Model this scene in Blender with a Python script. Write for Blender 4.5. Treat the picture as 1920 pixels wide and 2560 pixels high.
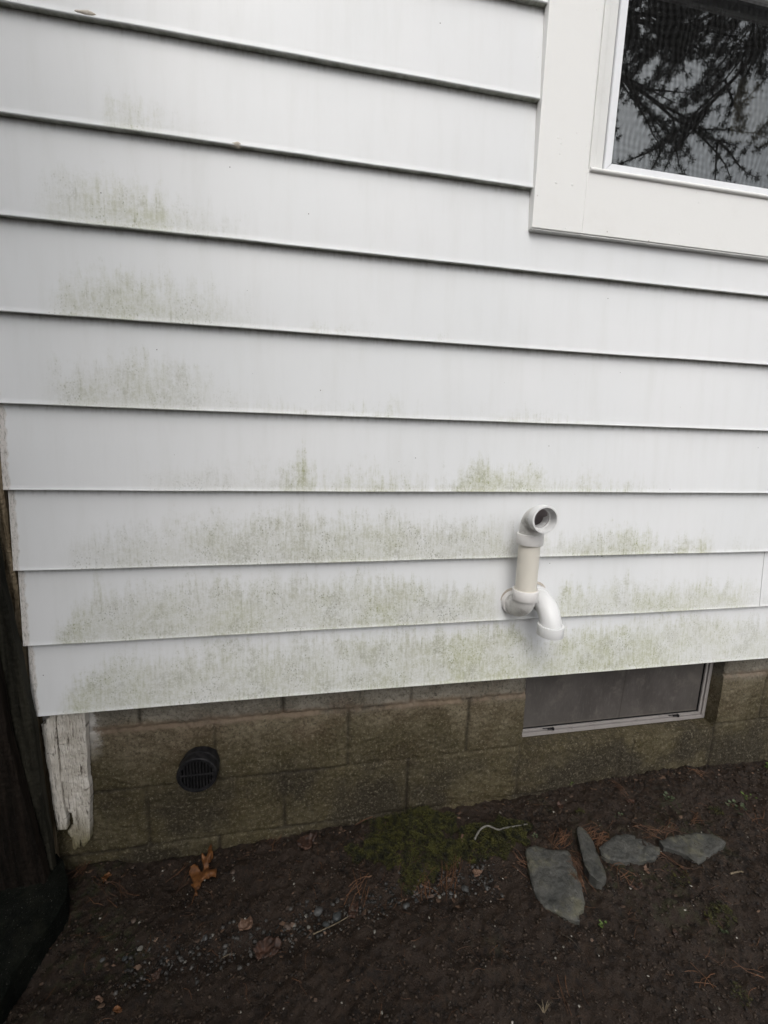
import bpy, bmesh, math, random
import numpy as np
from mathutils import Vector, Matrix

random.seed(7)
rng = np.random.default_rng(11)
scene = bpy.context.scene
for o in list(bpy.data.objects):
    bpy.data.objects.remove(o)

# ------------------------------------------------------------------ camera
CAM = Vector((0.0, -1.16391, -0.06815))
RX = Vector((0.98390, -0.17640, 0.02690)).normalized()
FW = Vector((0.17840, 0.96870, -0.17260)).normalized()
UP = RX.cross(FW).normalized()
cd = bpy.data.cameras.new('camera')
cam = bpy.data.objects.new('camera', cd)
scene.collection.objects.link(cam)
M3 = Matrix((RX, UP, -FW)).transposed()
cam.matrix_world = Matrix.Translation(CAM) @ M3.to_4x4()
cd.sensor_fit = 'HORIZONTAL'
cd.sensor_width = 36.0
FPX = 1058.34
cd.lens = 36.0 * FPX / 1920.0
cd.clip_start = 0.02
cd.clip_end = 500.0
scene.camera = cam

# ------------------------------------------------------------------ light
SUN_EL, SUN_AZ = math.radians(50), math.radians(-12)     # from behind the camera, a little left
w = bpy.data.worlds.new('World')
scene.world = w
w.use_nodes = True
nt = w.node_tree
nt.nodes.clear()
wo = nt.nodes.new('ShaderNodeOutputWorld')
bg = nt.nodes.new('ShaderNodeBackground')
sky = nt.nodes.new('ShaderNodeTexSky')
sky.sky_type = 'NISHITA'
sky.sun_disc = False
sky.sun_elevation = SUN_EL
sky.sun_rotation = math.pi - SUN_AZ
sky.air_density = 1.0
sky.dust_density = 4.0
hs = nt.nodes.new('ShaderNodeHueSaturation')           # overcast: the blue is taken out of the sky
hs.inputs['Saturation'].default_value = 0.22
nt.links.new(sky.outputs[0], hs.inputs['Color'])
nt.links.new(hs.outputs[0], bg.inputs['Color'])
nt.links.new(bg.outputs[0], wo.inputs[0])
bg.inputs['Strength'].default_value = 0.15
sl = bpy.data.lights.new('sun', 'SUN')
sl.energy = 1.1
sl.angle = math.radians(55)
sl.color = (1.0, 0.985, 0.96)
so = bpy.data.objects.new('sun', sl)
scene.collection.objects.link(so)
sdir = Vector((math.sin(SUN_AZ) * math.cos(SUN_EL), -math.cos(SUN_AZ) * math.cos(SUN_EL), math.sin(SUN_EL)))
so.rotation_euler = sdir.to_track_quat('Z', 'Y').to_euler()
scene.view_settings.view_transform = 'Standard'
scene.view_settings.look = 'None'
scene.view_settings.exposure = 0.59
scene.view_settings.gamma = 1.0
scene.render.resolution_x = 768
scene.render.resolution_y = 1024

# ------------------------------------------------------------------ helpers
C = scene.collection


def ray(px, py):
    a = (px - 960) / FPX
    b = -(py - 1280) / FPX
    return FW + a * RX + b * UP


def at(px, py, y):
    """point of the vertical plane y seen at a photograph pixel"""
    d = ray(px, py)
    return CAM + d * ((y - CAM.y) / d.y)


def fade(t):
    return t * t * (3 - 2 * t)


_tabs = {}


def vnoise(x, y, seed=0):
    if seed not in _tabs:
        _tabs[seed] = np.random.default_rng(1000 + seed).random((256, 256)) * 2 - 1
    T = _tabs[seed]
    xi = np.floor(x).astype(int)
    yi = np.floor(y).astype(int)
    fx = fade(x - xi)
    fy = fade(y - yi)
    x0, x1, y0, y1 = xi & 255, (xi + 1) & 255, yi & 255, (yi + 1) & 255
    return (T[x0, y0] * (1 - fx) + T[x1, y0] * fx) * (1 - fy) + (T[x0, y1] * (1 - fx) + T[x1, y1] * fx) * fy


def fbm(x, y, scale, octv=4, seed=0, gain=0.5):
    x = np.asarray(x, float) * scale
    y = np.asarray(y, float) * scale
    r = 0
    a = 1.0
    for i in range(octv):
        r = r + a * vnoise(x + 17.3 * i, y + 9.1 * i, seed + i)
        x, y = x * 2.03 + 0.31 * y, y * 2.03 - 0.31 * x
        a *= gain
    return r


def mesh_from(name, V, F, smooth=False):
    me = bpy.data.meshes.new(name)
    V = np.asarray(V, dtype=np.float32)
    if isinstance(F, np.ndarray):
        n, k = F.shape
        me.vertices.add(len(V))
        me.vertices.foreach_set('co', V.ravel())
        me.loops.add(n * k)
        me.loops.foreach_set('vertex_index', F.ravel().astype(np.int32))
        me.polygons.add(n)
        me.polygons.foreach_set('loop_start', np.arange(0, n * k, k, dtype=np.int32))
        me.update(calc_edges=True)
    else:
        me.from_pydata([tuple(v) for v in V], [], F)
    if smooth:
        me.polygons.foreach_set('use_smooth', [True] * len(me.polygons))
    me.validate()
    return me


def obj(name, me, mat=None, parent=None, fixn=False):
    if isinstance(me, bmesh.types.BMesh):
        m = bpy.data.meshes.new(name)
        me.to_mesh(m)
        me.free()
        me = m
    if fixn:
        b = bmesh.new()
        b.from_mesh(me)
        bmesh.ops.recalc_face_normals(b, faces=b.faces)
        b.to_mesh(me)
        b.free()
    o = bpy.data.objects.new(name, me)
    C.objects.link(o)
    if mat is not None:
        me.materials.append(mat)
    if parent is not None:
        o.parent = parent
        o.matrix_parent_inverse = parent.matrix_basis.inverted()
    return o


def tag(o, label=None, cat=None, group=None, kind=None):
    if label:
        o['label'] = label
    if cat:
        o['category'] = cat
    if group:
        o['group'] = group
    if kind:
        o['kind'] = kind
    return o


def empty(name, loc, label, cat, group=None):
    o = bpy.data.objects.new(name, None)
    C.objects.link(o)
    o.location = loc
    o.empty_display_size = 0.05
    return tag(o, label, cat, group)


def smooth(o, ang=None):
    o.data.polygons.foreach_set('use_smooth', [True] * len(o.data.polygons))
    if ang:
        b = bmesh.new()
        b.from_mesh(o.data)
        for e in b.edges:
            if len(e.link_faces) == 2 and e.calc_face_angle(0) > math.radians(ang):
                e.smooth = False
        b.to_mesh(o.data)
        b.free()
    return o


def box(bm, x0, x1, y0, y1, z0, z1, bev=0.0, seg=2):
    r = bmesh.ops.create_cube(bm, size=1.0)
    vs = r['verts']
    for v in vs:
        v.co = Vector(((x0 + x1) / 2 + v.co.x * (x1 - x0), (y0 + y1) / 2 + v.co.y * (y1 - y0), (z0 + z1) / 2 + v.co.z * (z1 - z0)))
    if bev:
        es = list({e for v in vs for e in v.link_edges})
        bmesh.ops.bevel(bm, geom=es, offset=bev, segments=seg, profile=0.5, affect='EDGES')
    return bm


def boxm(name, mat, parent, *a, **k):
    bm = bmesh.new()
    box(bm, *a, **k)
    return obj(name, bm, mat, parent)


def sweep(path, radii, seg=28, cap0=False, cap1=False, bm=None):
    """tube along a path of Vectors with a radius at each point"""
    bm = bm or bmesh.new()
    rings = []
    n = len(path)
    ref = None
    for i, p in enumerate(path):
        t = (path[min(i + 1, n - 1)] - path[max(i - 1, 0)])
        if t.length < 1e-9:
            t = rings_t
        t = t.normalized()
        rings_t = t
        if ref is None:
            ref = Vector((1, 0, 0)) if abs(t.x) < 0.9 else Vector((0, 0, 1))
        a = (ref - t * ref.dot(t)).normalized()
        ref = a
        b = t.cross(a)
        rings.append([bm.verts.new(p + (a * math.cos(2 * math.pi * k / seg) + b * math.sin(2 * math.pi * k / seg)) * radii[i]) for k in range(seg)])
    for r0, r1 in zip(rings, rings[1:]):
        for k in range(seg):
            bm.faces.new((r0[k], r0[(k + 1) % seg], r1[(k + 1) % seg], r1[k]))
    if cap0:
        bm.faces.new(rings[0][::-1])
    if cap1:
        bm.faces.new(rings[-1])
    return bm


def lathe(prof, origin, axis, seg=40, bm=None):
    """prof: list of (distance along axis, radius)"""
    bm = bm or bmesh.new()
    axis = Vector(axis).normalized()
    a = axis.orthogonal().normalized()
    b = axis.cross(a)
    rings = []
    for t, r in prof:
        rings.append([bm.verts.new(Vector(origin) + axis * t + (a * math.cos(2 * math.pi * k / seg) + b * math.sin(2 * math.pi * k / seg)) * max(r, 1e-5)) for k in range(seg)])
    for r0, r1 in zip(rings, rings[1:]):
        for k in range(seg):
            bm.faces.new((r0[k], r0[(k + 1) % seg], r1[(k + 1) % seg], r1[k]))
    return bm


def edge_dist(P, poly):
    """distance from points to a closed polygon's edges and the nearest point"""
    best = np.full(len(P), 1e9)
    near = np.zeros_like(P)
    for i in range(len(poly)):
        a = poly[i]
        b = poly[(i + 1) % len(poly)]
        ab = b - a
        t = np.clip(((P - a) @ ab) / (ab @ ab + 1e-12), 0, 1)
        q = a + t[:, None] * ab
        d = np.hypot(*(P - q).T)
        m = d < best
        best[m] = d[m]
        near[m] = q[m]
    return best, near


def inside(P, poly):
    r = np.zeros(len(P), bool)
    x, y = P[:, 0], P[:, 1]
    for i in range(len(poly)):
        a = poly[i]
        b = poly[(i + 1) % len(poly)]
        c = ((a[1] > y) != (b[1] > y)) & (x < (b[0] - a[0]) * (y - a[1]) / (b[1] - a[1] + 1e-12) + a[0])
        r ^= c
    return r


def poly_slab(poly, res, hfun, thick, to3d, inset=0.0):
    """a solid sheet bounded by a polygon, its top relief given by hfun(u, v, distance to edge)"""
    poly = np.asarray(poly, float)
    lo, hi = poly.min(0) - res, poly.max(0) + res
    nu, nv = int((hi[0] - lo[0]) / res) + 2, int((hi[1] - lo[1]) / res) + 2
    U, Vv = np.meshgrid(lo[0] + np.arange(nu) * res, lo[1] + np.arange(nv) * res, indexing='ij')
    P = np.stack([U.ravel(), Vv.ravel()], 1)
    idx = np.arange(nu * nv).reshape(nu, nv)
    cen = np.stack([(U[:-1, :-1] + res / 2).ravel(), (Vv[:-1, :-1] + res / 2).ravel()], 1)
    ins = inside(cen, poly)
    q = np.stack([idx[:-1, :-1].ravel(), idx[1:, :-1].ravel(), idx[1:, 1:].ravel(), idx[:-1, 1:].ravel()], 1)[ins]
    e = np.concatenate([q[:, [0, 1]], q[:, [1, 2]], q[:, [2, 3]], q[:, [3, 0]]])
    key = np.sort(e, 1)
    ks = key[:, 0] * (nu * nv) + key[:, 1]
    uq, inv, cnt = np.unique(ks, return_inverse=True, return_counts=True)
    be = e[cnt[inv] == 1]
    bv = np.unique(be)
    d, near = edge_dist(P[bv], poly)
    P[bv] = near
    used = np.unique(q)
    mp = -np.ones(nu * nv, int)
    mp[used] = np.arange(len(used))
    Pu = P[used]
    dist, _ = edge_dist(Pu, poly)
    h = hfun(Pu[:, 0], Pu[:, 1], dist)
    top = np.column_stack([Pu, h])
    mb = {v: len(used) + i for i, v in enumerate(bv)}
    bot = np.column_stack([P[bv], np.full(len(bv), -thick)])
    V = np.concatenate([top, bot])
    F = [tuple(int(mp[k]) for k in f) for f in q]
    for a, b in be:
        F.append((int(mp[b]), int(mp[a]), mb[a], mb[b]))
    V3 = to3d(V)
    me = mesh_from('slab', V3, F)
    return me


def jag(poly, step, amp, seed=3):
    """subdivide a polygon and roughen its outline"""
    out = []
    r = random.Random(seed)
    n = len(poly)
    for i in range(n):
        a = Vector(poly[i])
        b = Vector(poly[(i + 1) % n])
        k = max(1, int((b - a).length / step))
        for j in range(k):
            p = a.lerp(b, j / k)
            m = amp if j else amp * 0.4
            out.append((p.x + r.uniform(-m, m), p.y + r.uniform(-m, m)))
    return out


# ------------------------------------------------------------------ materials
class NT:
    def __init__(s, name):
        s.m = bpy.data.materials.new(name)
        s.m.use_nodes = True
        s.t = s.m.node_tree
        s.t.nodes.clear()
        s.out = s.t.nodes.new('ShaderNodeOutputMaterial')
        s.p = s.t.nodes.new('ShaderNodeBsdfPrincipled')
        s.t.links.new(s.p.outputs[0], s.out.inputs[0])
        g = s.t.nodes.new('ShaderNodeNewGeometry')
        s.pos = g.outputs['Position']

    def n(s, t, **k):
        x = s.t.nodes.new(t)
        for a, b in k.items():
            setattr(x, a, b)
        return x

    def set(s, inp, v):
        if hasattr(v, 'is_output') or isinstance(v, bpy.types.NodeSocket):
            s.t.links.new(v, inp)
        else:
            if isinstance(v, tuple) and len(v) == 3 and inp.type == 'RGBA':
                v = (*v, 1)
            inp.default_value = v

    def noise(s, scale=10, detail=4, rough=0.55, vec=None, sc=None, dist=0.0):
        v = vec or s.pos
        if sc:
            m = s.n('ShaderNodeMapping')
            m.inputs['Scale'].default_value = sc
            s.t.links.new(v, m.inputs[0])
            v = m.outputs[0]
        x = s.n('ShaderNodeTexNoise')
        s.t.links.new(v, x.inputs['Vector'])
        x.inputs['Scale'].default_value = scale
        x.inputs['Detail'].default_value = detail
        x.inputs['Roughness'].default_value = rough
        x.inputs['Distortion'].default_value = dist
        return x.outputs['Fac']

    def voro(s, scale, sc=None, feature='F1', rand=1.0, out='Distance'):
        v = s.pos
        if sc:
            m = s.n('ShaderNodeMapping')
            m.inputs['Scale'].default_value = sc
            s.t.links.new(v, m.inputs[0])
            v = m.outputs[0]
        x = s.n('ShaderNodeTexVoronoi', feature=feature)
        s.t.links.new(v, x.inputs['Vector'])
        x.inputs['Scale'].default_value = scale
        x.inputs['Randomness'].default_value = rand
        return x.outputs[out]

    def ramp(s, fac, a, b, lo=0.0, hi=1.0):
        x = s.n('ShaderNodeMapRange')
        x.interpolation_type = 'SMOOTHSTEP'
        s.set(x.inputs[0], fac)
        s.set(x.inputs[1], a)
        s.set(x.inputs[2], b)
        x.inputs[3].default_value = lo
        x.inputs[4].default_value = hi
        return x.outputs[0]

    def math(s, op, a, b=0.0, c=0.0):
        x = s.n('ShaderNodeMath', operation=op)
        s.set(x.inputs[0], a)
        s.set(x.inputs[1], b)
        s.set(x.inputs[2], c)
        return x.outputs[0]

    def mix(s, f, a, b):
        x = s.n('ShaderNodeMix', data_type='RGBA')
        s.set(x.inputs[0], f)
        s.set(x.inputs[6], a)
        s.set(x.inputs[7], b)
        return x.outputs[2]

    def attr(s, name):
        x = s.n('ShaderNodeAttribute')
        x.attribute_name = name
        return x.outputs['Fac']

    def sep(s):
        x = s.n('ShaderNodeSeparateXYZ')
        s.t.links.new(s.pos, x.inputs[0])
        return x.outputs

    def bump(s, h, strength=0.4, dist=0.002):
        b = s.n('ShaderNodeBump')
        b.inputs['Strength'].default_value = strength
        b.inputs['Distance'].default_value = dist
        s.set(b.inputs['Height'], h)
        s.t.links.new(b.outputs[0], s.p.inputs['Normal'])

    def fin(s, col, rough=0.6, spec=None):
        s.set(s.p.inputs['Base Color'], col)
        s.set(s.p.inputs['Roughness'], rough)
        if spec is not None:
            s.p.inputs['Specular IOR Level'].default_value = spec
        return s.m


def mat_siding():
    s = NT('siding_vinyl')
    env, top, vf, grn = s.attr('stain'), s.attr('stain_top'), s.attr('course'), s.attr('green')
    big = s.noise(1.3, 3)
    base = s.mix(s.ramp(big, 0.3, 0.7), (0.725, 0.738, 0.745), (0.765, 0.770, 0.775))
    # faint general grime, in vertical drifts
    drift = s.noise(1.0, 5, 0.6, sc=(22, 1, 3))
    base = s.mix(s.math('MULTIPLY', s.ramp(drift, 0.42, 0.8), 0.17), base, (0.56, 0.56, 0.52))
    s1 = s.noise(1.0, 4, 0.65, sc=(150, 1, 18))      # narrow streaks
    s2 = s.noise(1.0, 3, 0.6, sc=(38, 1, 6))
    sp = s.noise(190, 3, 0.7)
    sp2 = s.noise(60, 4, 0.75)
    rag = s.math('ADD', s.math('MULTIPLY', s.math('SUBTRACT', s1, 0.5), 0.27), s.math('ADD', s.math('MULTIPLY', s.math('SUBTRACT', s2, 0.5), 0.75), s.math('MULTIPLY', s.math('SUBTRACT', s.noise(75, 3, 0.7), 0.5), 0.45)))
    rag = s.math('ADD', rag, s.math('MULTIPLY', s.math('SUBTRACT', s.noise(6.5, 3, 0.6), 0.5), 0.55))
    lvl = s.math('SUBTRACT', s.math('ADD', top, rag), vf)        # >0 inside the growth
    inside_ = s.ramp(lvl, -0.14, 0.30)
    mottl = s.ramp(s.math('ADD', s.math('MULTIPLY', sp, 0.5), s.math('MULTIPLY', sp2, 0.5)), 0.40, 0.60)
    film = s.math('MULTIPLY', s.math('MULTIPLY', inside_, env), s.math('MULTIPLY_ADD', mottl, 0.50, 0.50))
    film = s.math('MULTIPLY', film, s.ramp(s.noise(1, 3, 0.6, sc=(7, 1, 11)), 0.32, 0.6, 0.7, 1.15))
    film = s.math('MULTIPLY', film, s.ramp(s1, 0.40, 0.60, 0.76, 1.10))
    film = s.math('MINIMUM', film, 1.0)
    hue = s.math('MINIMUM', s.math('MULTIPLY', grn, s.ramp(s.noise(9, 3), 0.3, 0.6, 0.5, 1.4)), 1.0)
    fcol = s.mix(hue, (0.41, 0.405, 0.335), (0.35, 0.355, 0.175))
    col = s.mix(s.math('MULTIPLY', film, 0.72), base, fcol)
    # dark mildew specks inside the growth
    vd = s.voro(170, sc=(1, 1, 0.75))
    vd2 = s.voro(95, sc=(1, 1, 0.7))
    gate = s.ramp(s.noise(13, 4, 0.65), 0.47, 0.62)
    spk = s.math('MULTIPLY', s.ramp(vd, 0.38, 0.16), s.math('MULTIPLY', gate, s.math('MULTIPLY', inside_, env)))
    spk2 = s.math('MULTIPLY', s.ramp(vd2, 0.2, 0.09), s.math('MULTIPLY', s.ramp(s.noise(33, 2), 0.5, 0.62), s.math('MULTIPLY', inside_, env)))
    stk = s.math('MULTIPLY', s.ramp(s1, 0.58, 0.74), s.math('MULTIPLY', inside_, env))
    cloud = s.math('MULTIPLY', s.math('MULTIPLY', s.ramp(s.noise(8.5, 4, 0.65), 0.50, 0.66), mottl), s.math('MULTIPLY', inside_, env))
    col = s.mix(s.math('MULTIPLY', cloud, 0.42), col, (0.27, 0.27, 0.245))
    allsp = s.math('MINIMUM', s.math('ADD', s.math('ADD', spk, spk2), s.math('MULTIPLY', stk, 0.7)), 0.8)
    dcol = s.mix(hue, (0.2, 0.2, 0.18), (0.22, 0.25, 0.09))
    col = s.mix(s.math('MULTIPLY', allsp, 0.85), col, dcol)
    # rare dirt specks everywhere
    vs = s.voro(17)
    col = s.mix(s.ramp(vs, 0.028, 0.016), col, (0.12, 0.11, 0.1))
    # dirt caught under each lip (course fraction close to 1); lip underside in mottled grey-olive
    lip = s.math('MULTIPLY', s.ramp(vf, 0.9, 1.0), s.ramp(s.noise(1, 4, 0.7, sc=(60, 1, 14)), 0.4, 0.75))
    col = s.mix(s.math('MULTIPLY', lip, 0.45), col, (0.3, 0.29, 0.25))
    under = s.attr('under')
    ucol = s.mix(s.ramp(s.noise(1, 4, 0.7, sc=(25, 6, 25)), 0.3, 0.7), (0.50, 0.51, 0.46), (0.22, 0.23, 0.18))
    col = s.mix(under, col, ucol)
    # exposed worn end strip
    x = s.sep()[0]
    endm = s.math('MULTIPLY', s.ramp(s.math('ADD', x, s.math('MULTIPLY', s.math('SUBTRACT', s.noise(1, 3, sc=(30, 1, 40)), 0.5), 0.02)), -0.706, -0.712), 0.8)
    ecol = s.mix(s.ramp(s.noise(1, 4, 0.8, sc=(220, 1, 60)), 0.48, 0.62), (0.62, 0.58, 0.54), (0.26, 0.24, 0.2))
    col = s.mix(endm, col, ecol)
    rgh = s.math('MULTIPLY_ADD', film, 0.25, 0.42)
    s.bump(s.math('ADD', s.math('MULTIPLY', s.noise(1, 3, sc=(260, 1, 40)), 0.3), s.math('MULTIPLY', allsp, 0.5)), 0.25, 0.0008)
    return s.fin(col, rgh, 0.35)


def mat_paint(name, c, rough=0.4, dirt=0.15, dc=(0.35, 0.33, 0.29), scale=9):
    s = NT(name)
    n = s.ramp(s.noise(scale, 6, 0.7), 0.5, 0.78)
    spk = s.ramp(s.voro(42), 0.07, 0.04)
    col = s.mix(s.math('MULTIPLY', n, dirt), c, dc)
    col = s.mix(s.math('MULTIPLY', spk, 0.35 if dirt > 0.05 else 0.0), col, dc)
    s.bump(s.noise(140, 3), 0.12, 0.001)
    return s.fin(col, rough, 0.35)


def mat_trim():
    s = NT('trim_paint')
    n = s.ramp(s.noise(7, 6, 0.7), 0.5, 0.8)
    col = s.mix(s.math('MULTIPLY', n, 0.12), (0.825, 0.82, 0.80), (0.6, 0.56, 0.5))
    # paint blisters and small chips
    v = s.voro(34)
    g = s.ramp(s.noise(8, 2), 0.52, 0.6)
    bl = s.math('MULTIPLY', s.ramp(v, 0.13, 0.05), g)
    ch = s.math('MULTIPLY', s.ramp(s.voro(23), 0.06, 0.035), s.ramp(s.noise(5, 2), 0.5, 0.6))
    col = s.mix(s.math('MULTIPLY', ch, 0.6), col, (0.3, 0.24, 0.2))
    s.bump(s.math('ADD', bl, s.math('MULTIPLY', s.noise(90, 2), 0.15)), 0.7, 0.0015)
    return s.fin(col, 0.38, 0.4)


def mat_pipe(name, c, dirt, dloc=0.5):
    s = NT(name)
    n = s.noise(26, 5, 0.65)
    col = s.mix(s.math('MULTIPLY', s.ramp(n, dloc, dloc + 0.3), dirt), c, (0.2, 0.185, 0.165))
    s.bump(s.noise(300, 2), 0.08, 0.0006)
    return s.fin(col, 0.36, 0.45)


def mat_block():
    s = NT('block_concrete')
    x, y, z = s.sep()
    a = s.noise(14, 5, 0.6)
    fine = s.noise(330, 3, 0.75)
    grit = s.voro(260, out='Color')
    col = s.mix(s.ramp(a, 0.32, 0.68), (0.106, 0.082, 0.050), (0.215, 0.180, 0.122))
    dry = s.ramp(s.math('ADD', z, s.math('MULTIPLY', s.math('SUBTRACT', s.noise(5, 3), 0.5), 0.10)), -0.945, -0.905)
    col = s.mix(s.math('MULTIPLY', dry, 0.75), col, s.mix(s.ramp(a, 0.3, 0.7), (0.155, 0.142, 0.118), (0.235, 0.22, 0.19)))
    rust = s.ramp(s.noise(5.5, 3), 0.53, 0.68)
    col = s.mix(s.math('MULTIPLY', rust, 0.4), col, (0.10, 0.058, 0.035))
    # green film: grows upward from the damp ground, its upper limit wanders
    lim = s.math('ADD', z, s.math('MULTIPLY', s.math('SUBTRACT', s.noise(3.2, 4, 0.6), 0.5), 0.42))
    alg = s.ramp(lim, -0.88, -1.08)
    col = s.mix(s.math('MULTIPLY', alg, s.ramp(s.noise(60, 4, 0.7), 0.25, 0.7, 0.5, 0.95)), col, (0.041, 0.0325, 0.0085))
    dk = s.math('MULTIPLY', s.ramp(s.noise(3.6, 4, 0.6), 0.40, 0.58), s.ramp(lim, -1.02, -1.22))
    col = s.mix(s.math('MULTIPLY', dk, 0.75), col, (0.016, 0.012, 0.008))
    mid = s.noise(120, 4, 0.8)
    col = s.mix(s.ramp(mid, 0.52, 0.66, 0, 0.6), col, (0.24, 0.21, 0.15))
    col = s.mix(s.ramp(mid, 0.48, 0.36, 0, 0.7), col, (0.018, 0.014, 0.008))
    groove = s.attr('groove')
    col = s.mix(s.math('MULTIPLY', groove, 0.8), col, (0.020, 0.015, 0.009))
    # sand grains: pale and dark
    col = s.mix(s.ramp(fine, 0.6, 0.78, 0, 0.55), col, (0.33, 0.3, 0.24))
    col = s.mix(s.ramp(fine, 0.4, 0.25, 0, 0.6), col, (0.03, 0.026, 0.02))
    dots = s.ramp(s.voro(70), 0.09, 0.05)
    col = s.mix(s.math('MULTIPLY', dots, 0.7), col, (0.4, 0.38, 0.3))
    # joints: slightly lighter mortar smear
    j = s.attr('joint')
    col = s.mix(s.math('MULTIPLY', j, s.math('MULTIPLY', s.ramp(s.noise(9, 3), 0.36, 0.52, 0.1, 0.75), s.ramp(z, -1.05, -0.98))), col, (0.21, 0.155, 0.11))
    # white efflorescence beside the corner board
    e = s.math('MULTIPLY', s.ramp(s.math('ADD', x, s.math('MULTIPLY', s.math('SUBTRACT', s.noise(45, 4, 0.75), 0.5), 0.09)), -0.585, -0.612), s.ramp(z, -1.03, -0.9))
    col = s.mix(s.math('MULTIPLY', e, 0.8), col, (0.55, 0.53, 0.5))
    s.bump(s.math('ADD', fine, s.math('MULTIPLY', s.noise(130, 3), 0.6)), 0.9, 0.0035)
    return s.fin(col, 0.7, 0.3)


def mat_soil():
    s = NT('soil')
    a = s.noise(6, 5, 0.6)
    f = s.noise(260, 4, 0.75)
    m = s.noise(55, 5, 0.7)
    col = s.mix(s.ramp(m, 0.33, 0.66), (0.0045, 0.0023, 0.0012), (0.028, 0.0162, 0.0090))
    col = s.mix(s.ramp(a, 0.42, 0.62, 0, 0.75), col, (0.026, 0.0165, 0.011))
    col = s.mix(s.ramp(f, 0.58, 0.74, 0, 0.7), col, (0.07, 0.055, 0.042))
    gr = s.math('MULTIPLY', s.ramp(s.noise(2.6, 3), 0.55, 0.7), s.ramp(s.noise(42, 3), 0.45, 0.65))
    col = s.mix(s.math('MULTIPLY', gr, 0.45), col, (0.03, 0.036, 0.012))
    s.bump(s.math('ADD', s.math('MULTIPLY', f, 0.6), m), 1.0, 0.006)
    return s.fin(col, 0.62, 0.3)


def mat_wood_paint():
    s = NT('peeling_paint')
    g = s.noise(1, 4, 0.7, sc=(95, 1, 9))
    crk = s.ramp(g, 0.42, 0.36)
    g2 = s.noise(1, 3, 0.6, sc=(260, 1, 42))
    crk2 = s.math('MAXIMUM', s.ramp(g2, 0.42, 0.35), s.ramp(s.noise(1, 4, 0.6, sc=(17, 1, 62)), 0.36, 0.33))
    x, y, z = s.sep()
    col = s.mix(s.ramp(s.noise(30, 4), 0.35, 0.65), (0.50, 0.46, 0.40), (0.64, 0.60, 0.54))
    col = s.mix(s.ramp(s.math('ADD', z, s.math('MULTIPLY', s.noise(20, 3), 0.08)), -1.1, -1.24), col, (0.19, 0.165, 0.09))
    col = s.mix(s.math('MULTIPLY', s.math('MAXIMUM', crk, s.math('MULTIPLY', crk2, 0.7)), 0.85), col, (0.07, 0.055, 0.04))
    s.bump(s.math('ADD', s.math('MULTIPLY', g, 1.0), g2), 0.8, 0.004)
    return s.fin(col, 0.75, 0.25)


def mat_wood(name, a, b, sc=(60, 60, 4), rough=0.75):
    s = NT(name)
    g = s.noise(1, 5, 0.65, sc=sc, dist=0.6)
    col = s.mix(s.ramp(g, 0.35, 0.65), a, b)
    col = s.mix(s.ramp(s.noise(1, 4, 0.6, sc=(sc[0] * 2.5, sc[1] * 2.5, sc[2] * 0.8)), 0.4, 0.3, 0, 0.8), col, tuple(v * 0.2 for v in a))
    s.bump(g, 0.7, 0.004)
    return s.fin(col, rough, 0.1)


def mat_stone(name, a, b, lichen=0.4):
    s = NT(name)
    n = s.noise(22, 6, 0.65)
    col = s.mix(s.ramp(n, 0.3, 0.7), a, b)
    l = s.ramp(s.noise(13, 5, 0.7), 0.5, 0.68)
    col = s.mix(s.math('MULTIPLY', l, lichen), col, (0.15, 0.14, 0.085))
    col = s.mix(s.ramp(s.noise(240, 3, 0.7), 0.62, 0.78, 0, 0.45), col, (0.28, 0.27, 0.24))
    s.bump(s.math('ADD', n, s.math('ADD', s.math('MULTIPLY', s.noise(1, 5, 0.7, sc=(150, 45, 200)), 0.6), s.math('MULTIPLY', s.noise(170, 3), 0.25))), 0.9, 0.007)
    return s.fin(col, 0.58, 0.35)


def mat_simple(name, a, b=None, scale=30, rough=0.6, bump=0.3, spec=0.35, detail=4):
    s = NT(name)
    n = s.noise(scale, detail, 0.6)
    col = s.mix(s.ramp(n, 0.33, 0.67), a, b or a)
    if bump:
        s.bump(n, bump, 0.002)
    return s.fin(col, rough, spec)


M = {}
M['siding'] = mat_siding()
M['trim'] = mat_trim()
M['jamb'] = mat_paint('jamb_vinyl', (0.72, 0.72, 0.70), 0.5, 0.22)
M['screen_frame'] = mat_paint('frame_aluminium', (0.82, 0.83, 0.85), 0.35, 0.04)
M['bframe'] = mat_paint('old_aluminium', (0.27, 0.25, 0.24), 0.5, 0.55, (0.09, 0.075, 0.06), 30)
M['pvc_white'] = mat_pipe('pvc_white', (0.74, 0.74, 0.735), 0.10, 0.6)
M['pvc_dirty'] = mat_pipe('pvc_dirty', (0.68, 0.665, 0.64), 0.75, 0.47)
M['pvc_worn'] = mat_pipe('pvc_worn', (0.72, 0.70, 0.68), 0.3, 0.52)
M['pvc_inside'] = mat_simple('pvc_inside', (0.30, 0.265, 0.27), (0.36, 0.32, 0.325), 12, 0.6, 0)
M['pvc_cream'] = mat_pipe('pvc_cream', (0.72, 0.68, 0.60), 0.12, 0.6)
M['gasket'] = mat_simple('caulk', (0.42, 0.37, 0.31), (0.55, 0.5, 0.44), 60, 0.7)
M['block'] = mat_block()
M['soil'] = mat_soil()
M['peel'] = mat_wood_paint()
M['wood_nat'] = mat_wood('weathered_wood', (0.10, 0.075, 0.045), (0.25, 0.20, 0.135), (70, 70, 5))
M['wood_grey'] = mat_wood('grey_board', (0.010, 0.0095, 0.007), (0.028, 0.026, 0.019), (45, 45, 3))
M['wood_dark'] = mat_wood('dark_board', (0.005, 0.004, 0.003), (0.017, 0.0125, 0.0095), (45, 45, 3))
M['slate'] = mat_stone('slate', (0.036, 0.037, 0.034), (0.076, 0.074, 0.066), 0.5)
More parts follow.
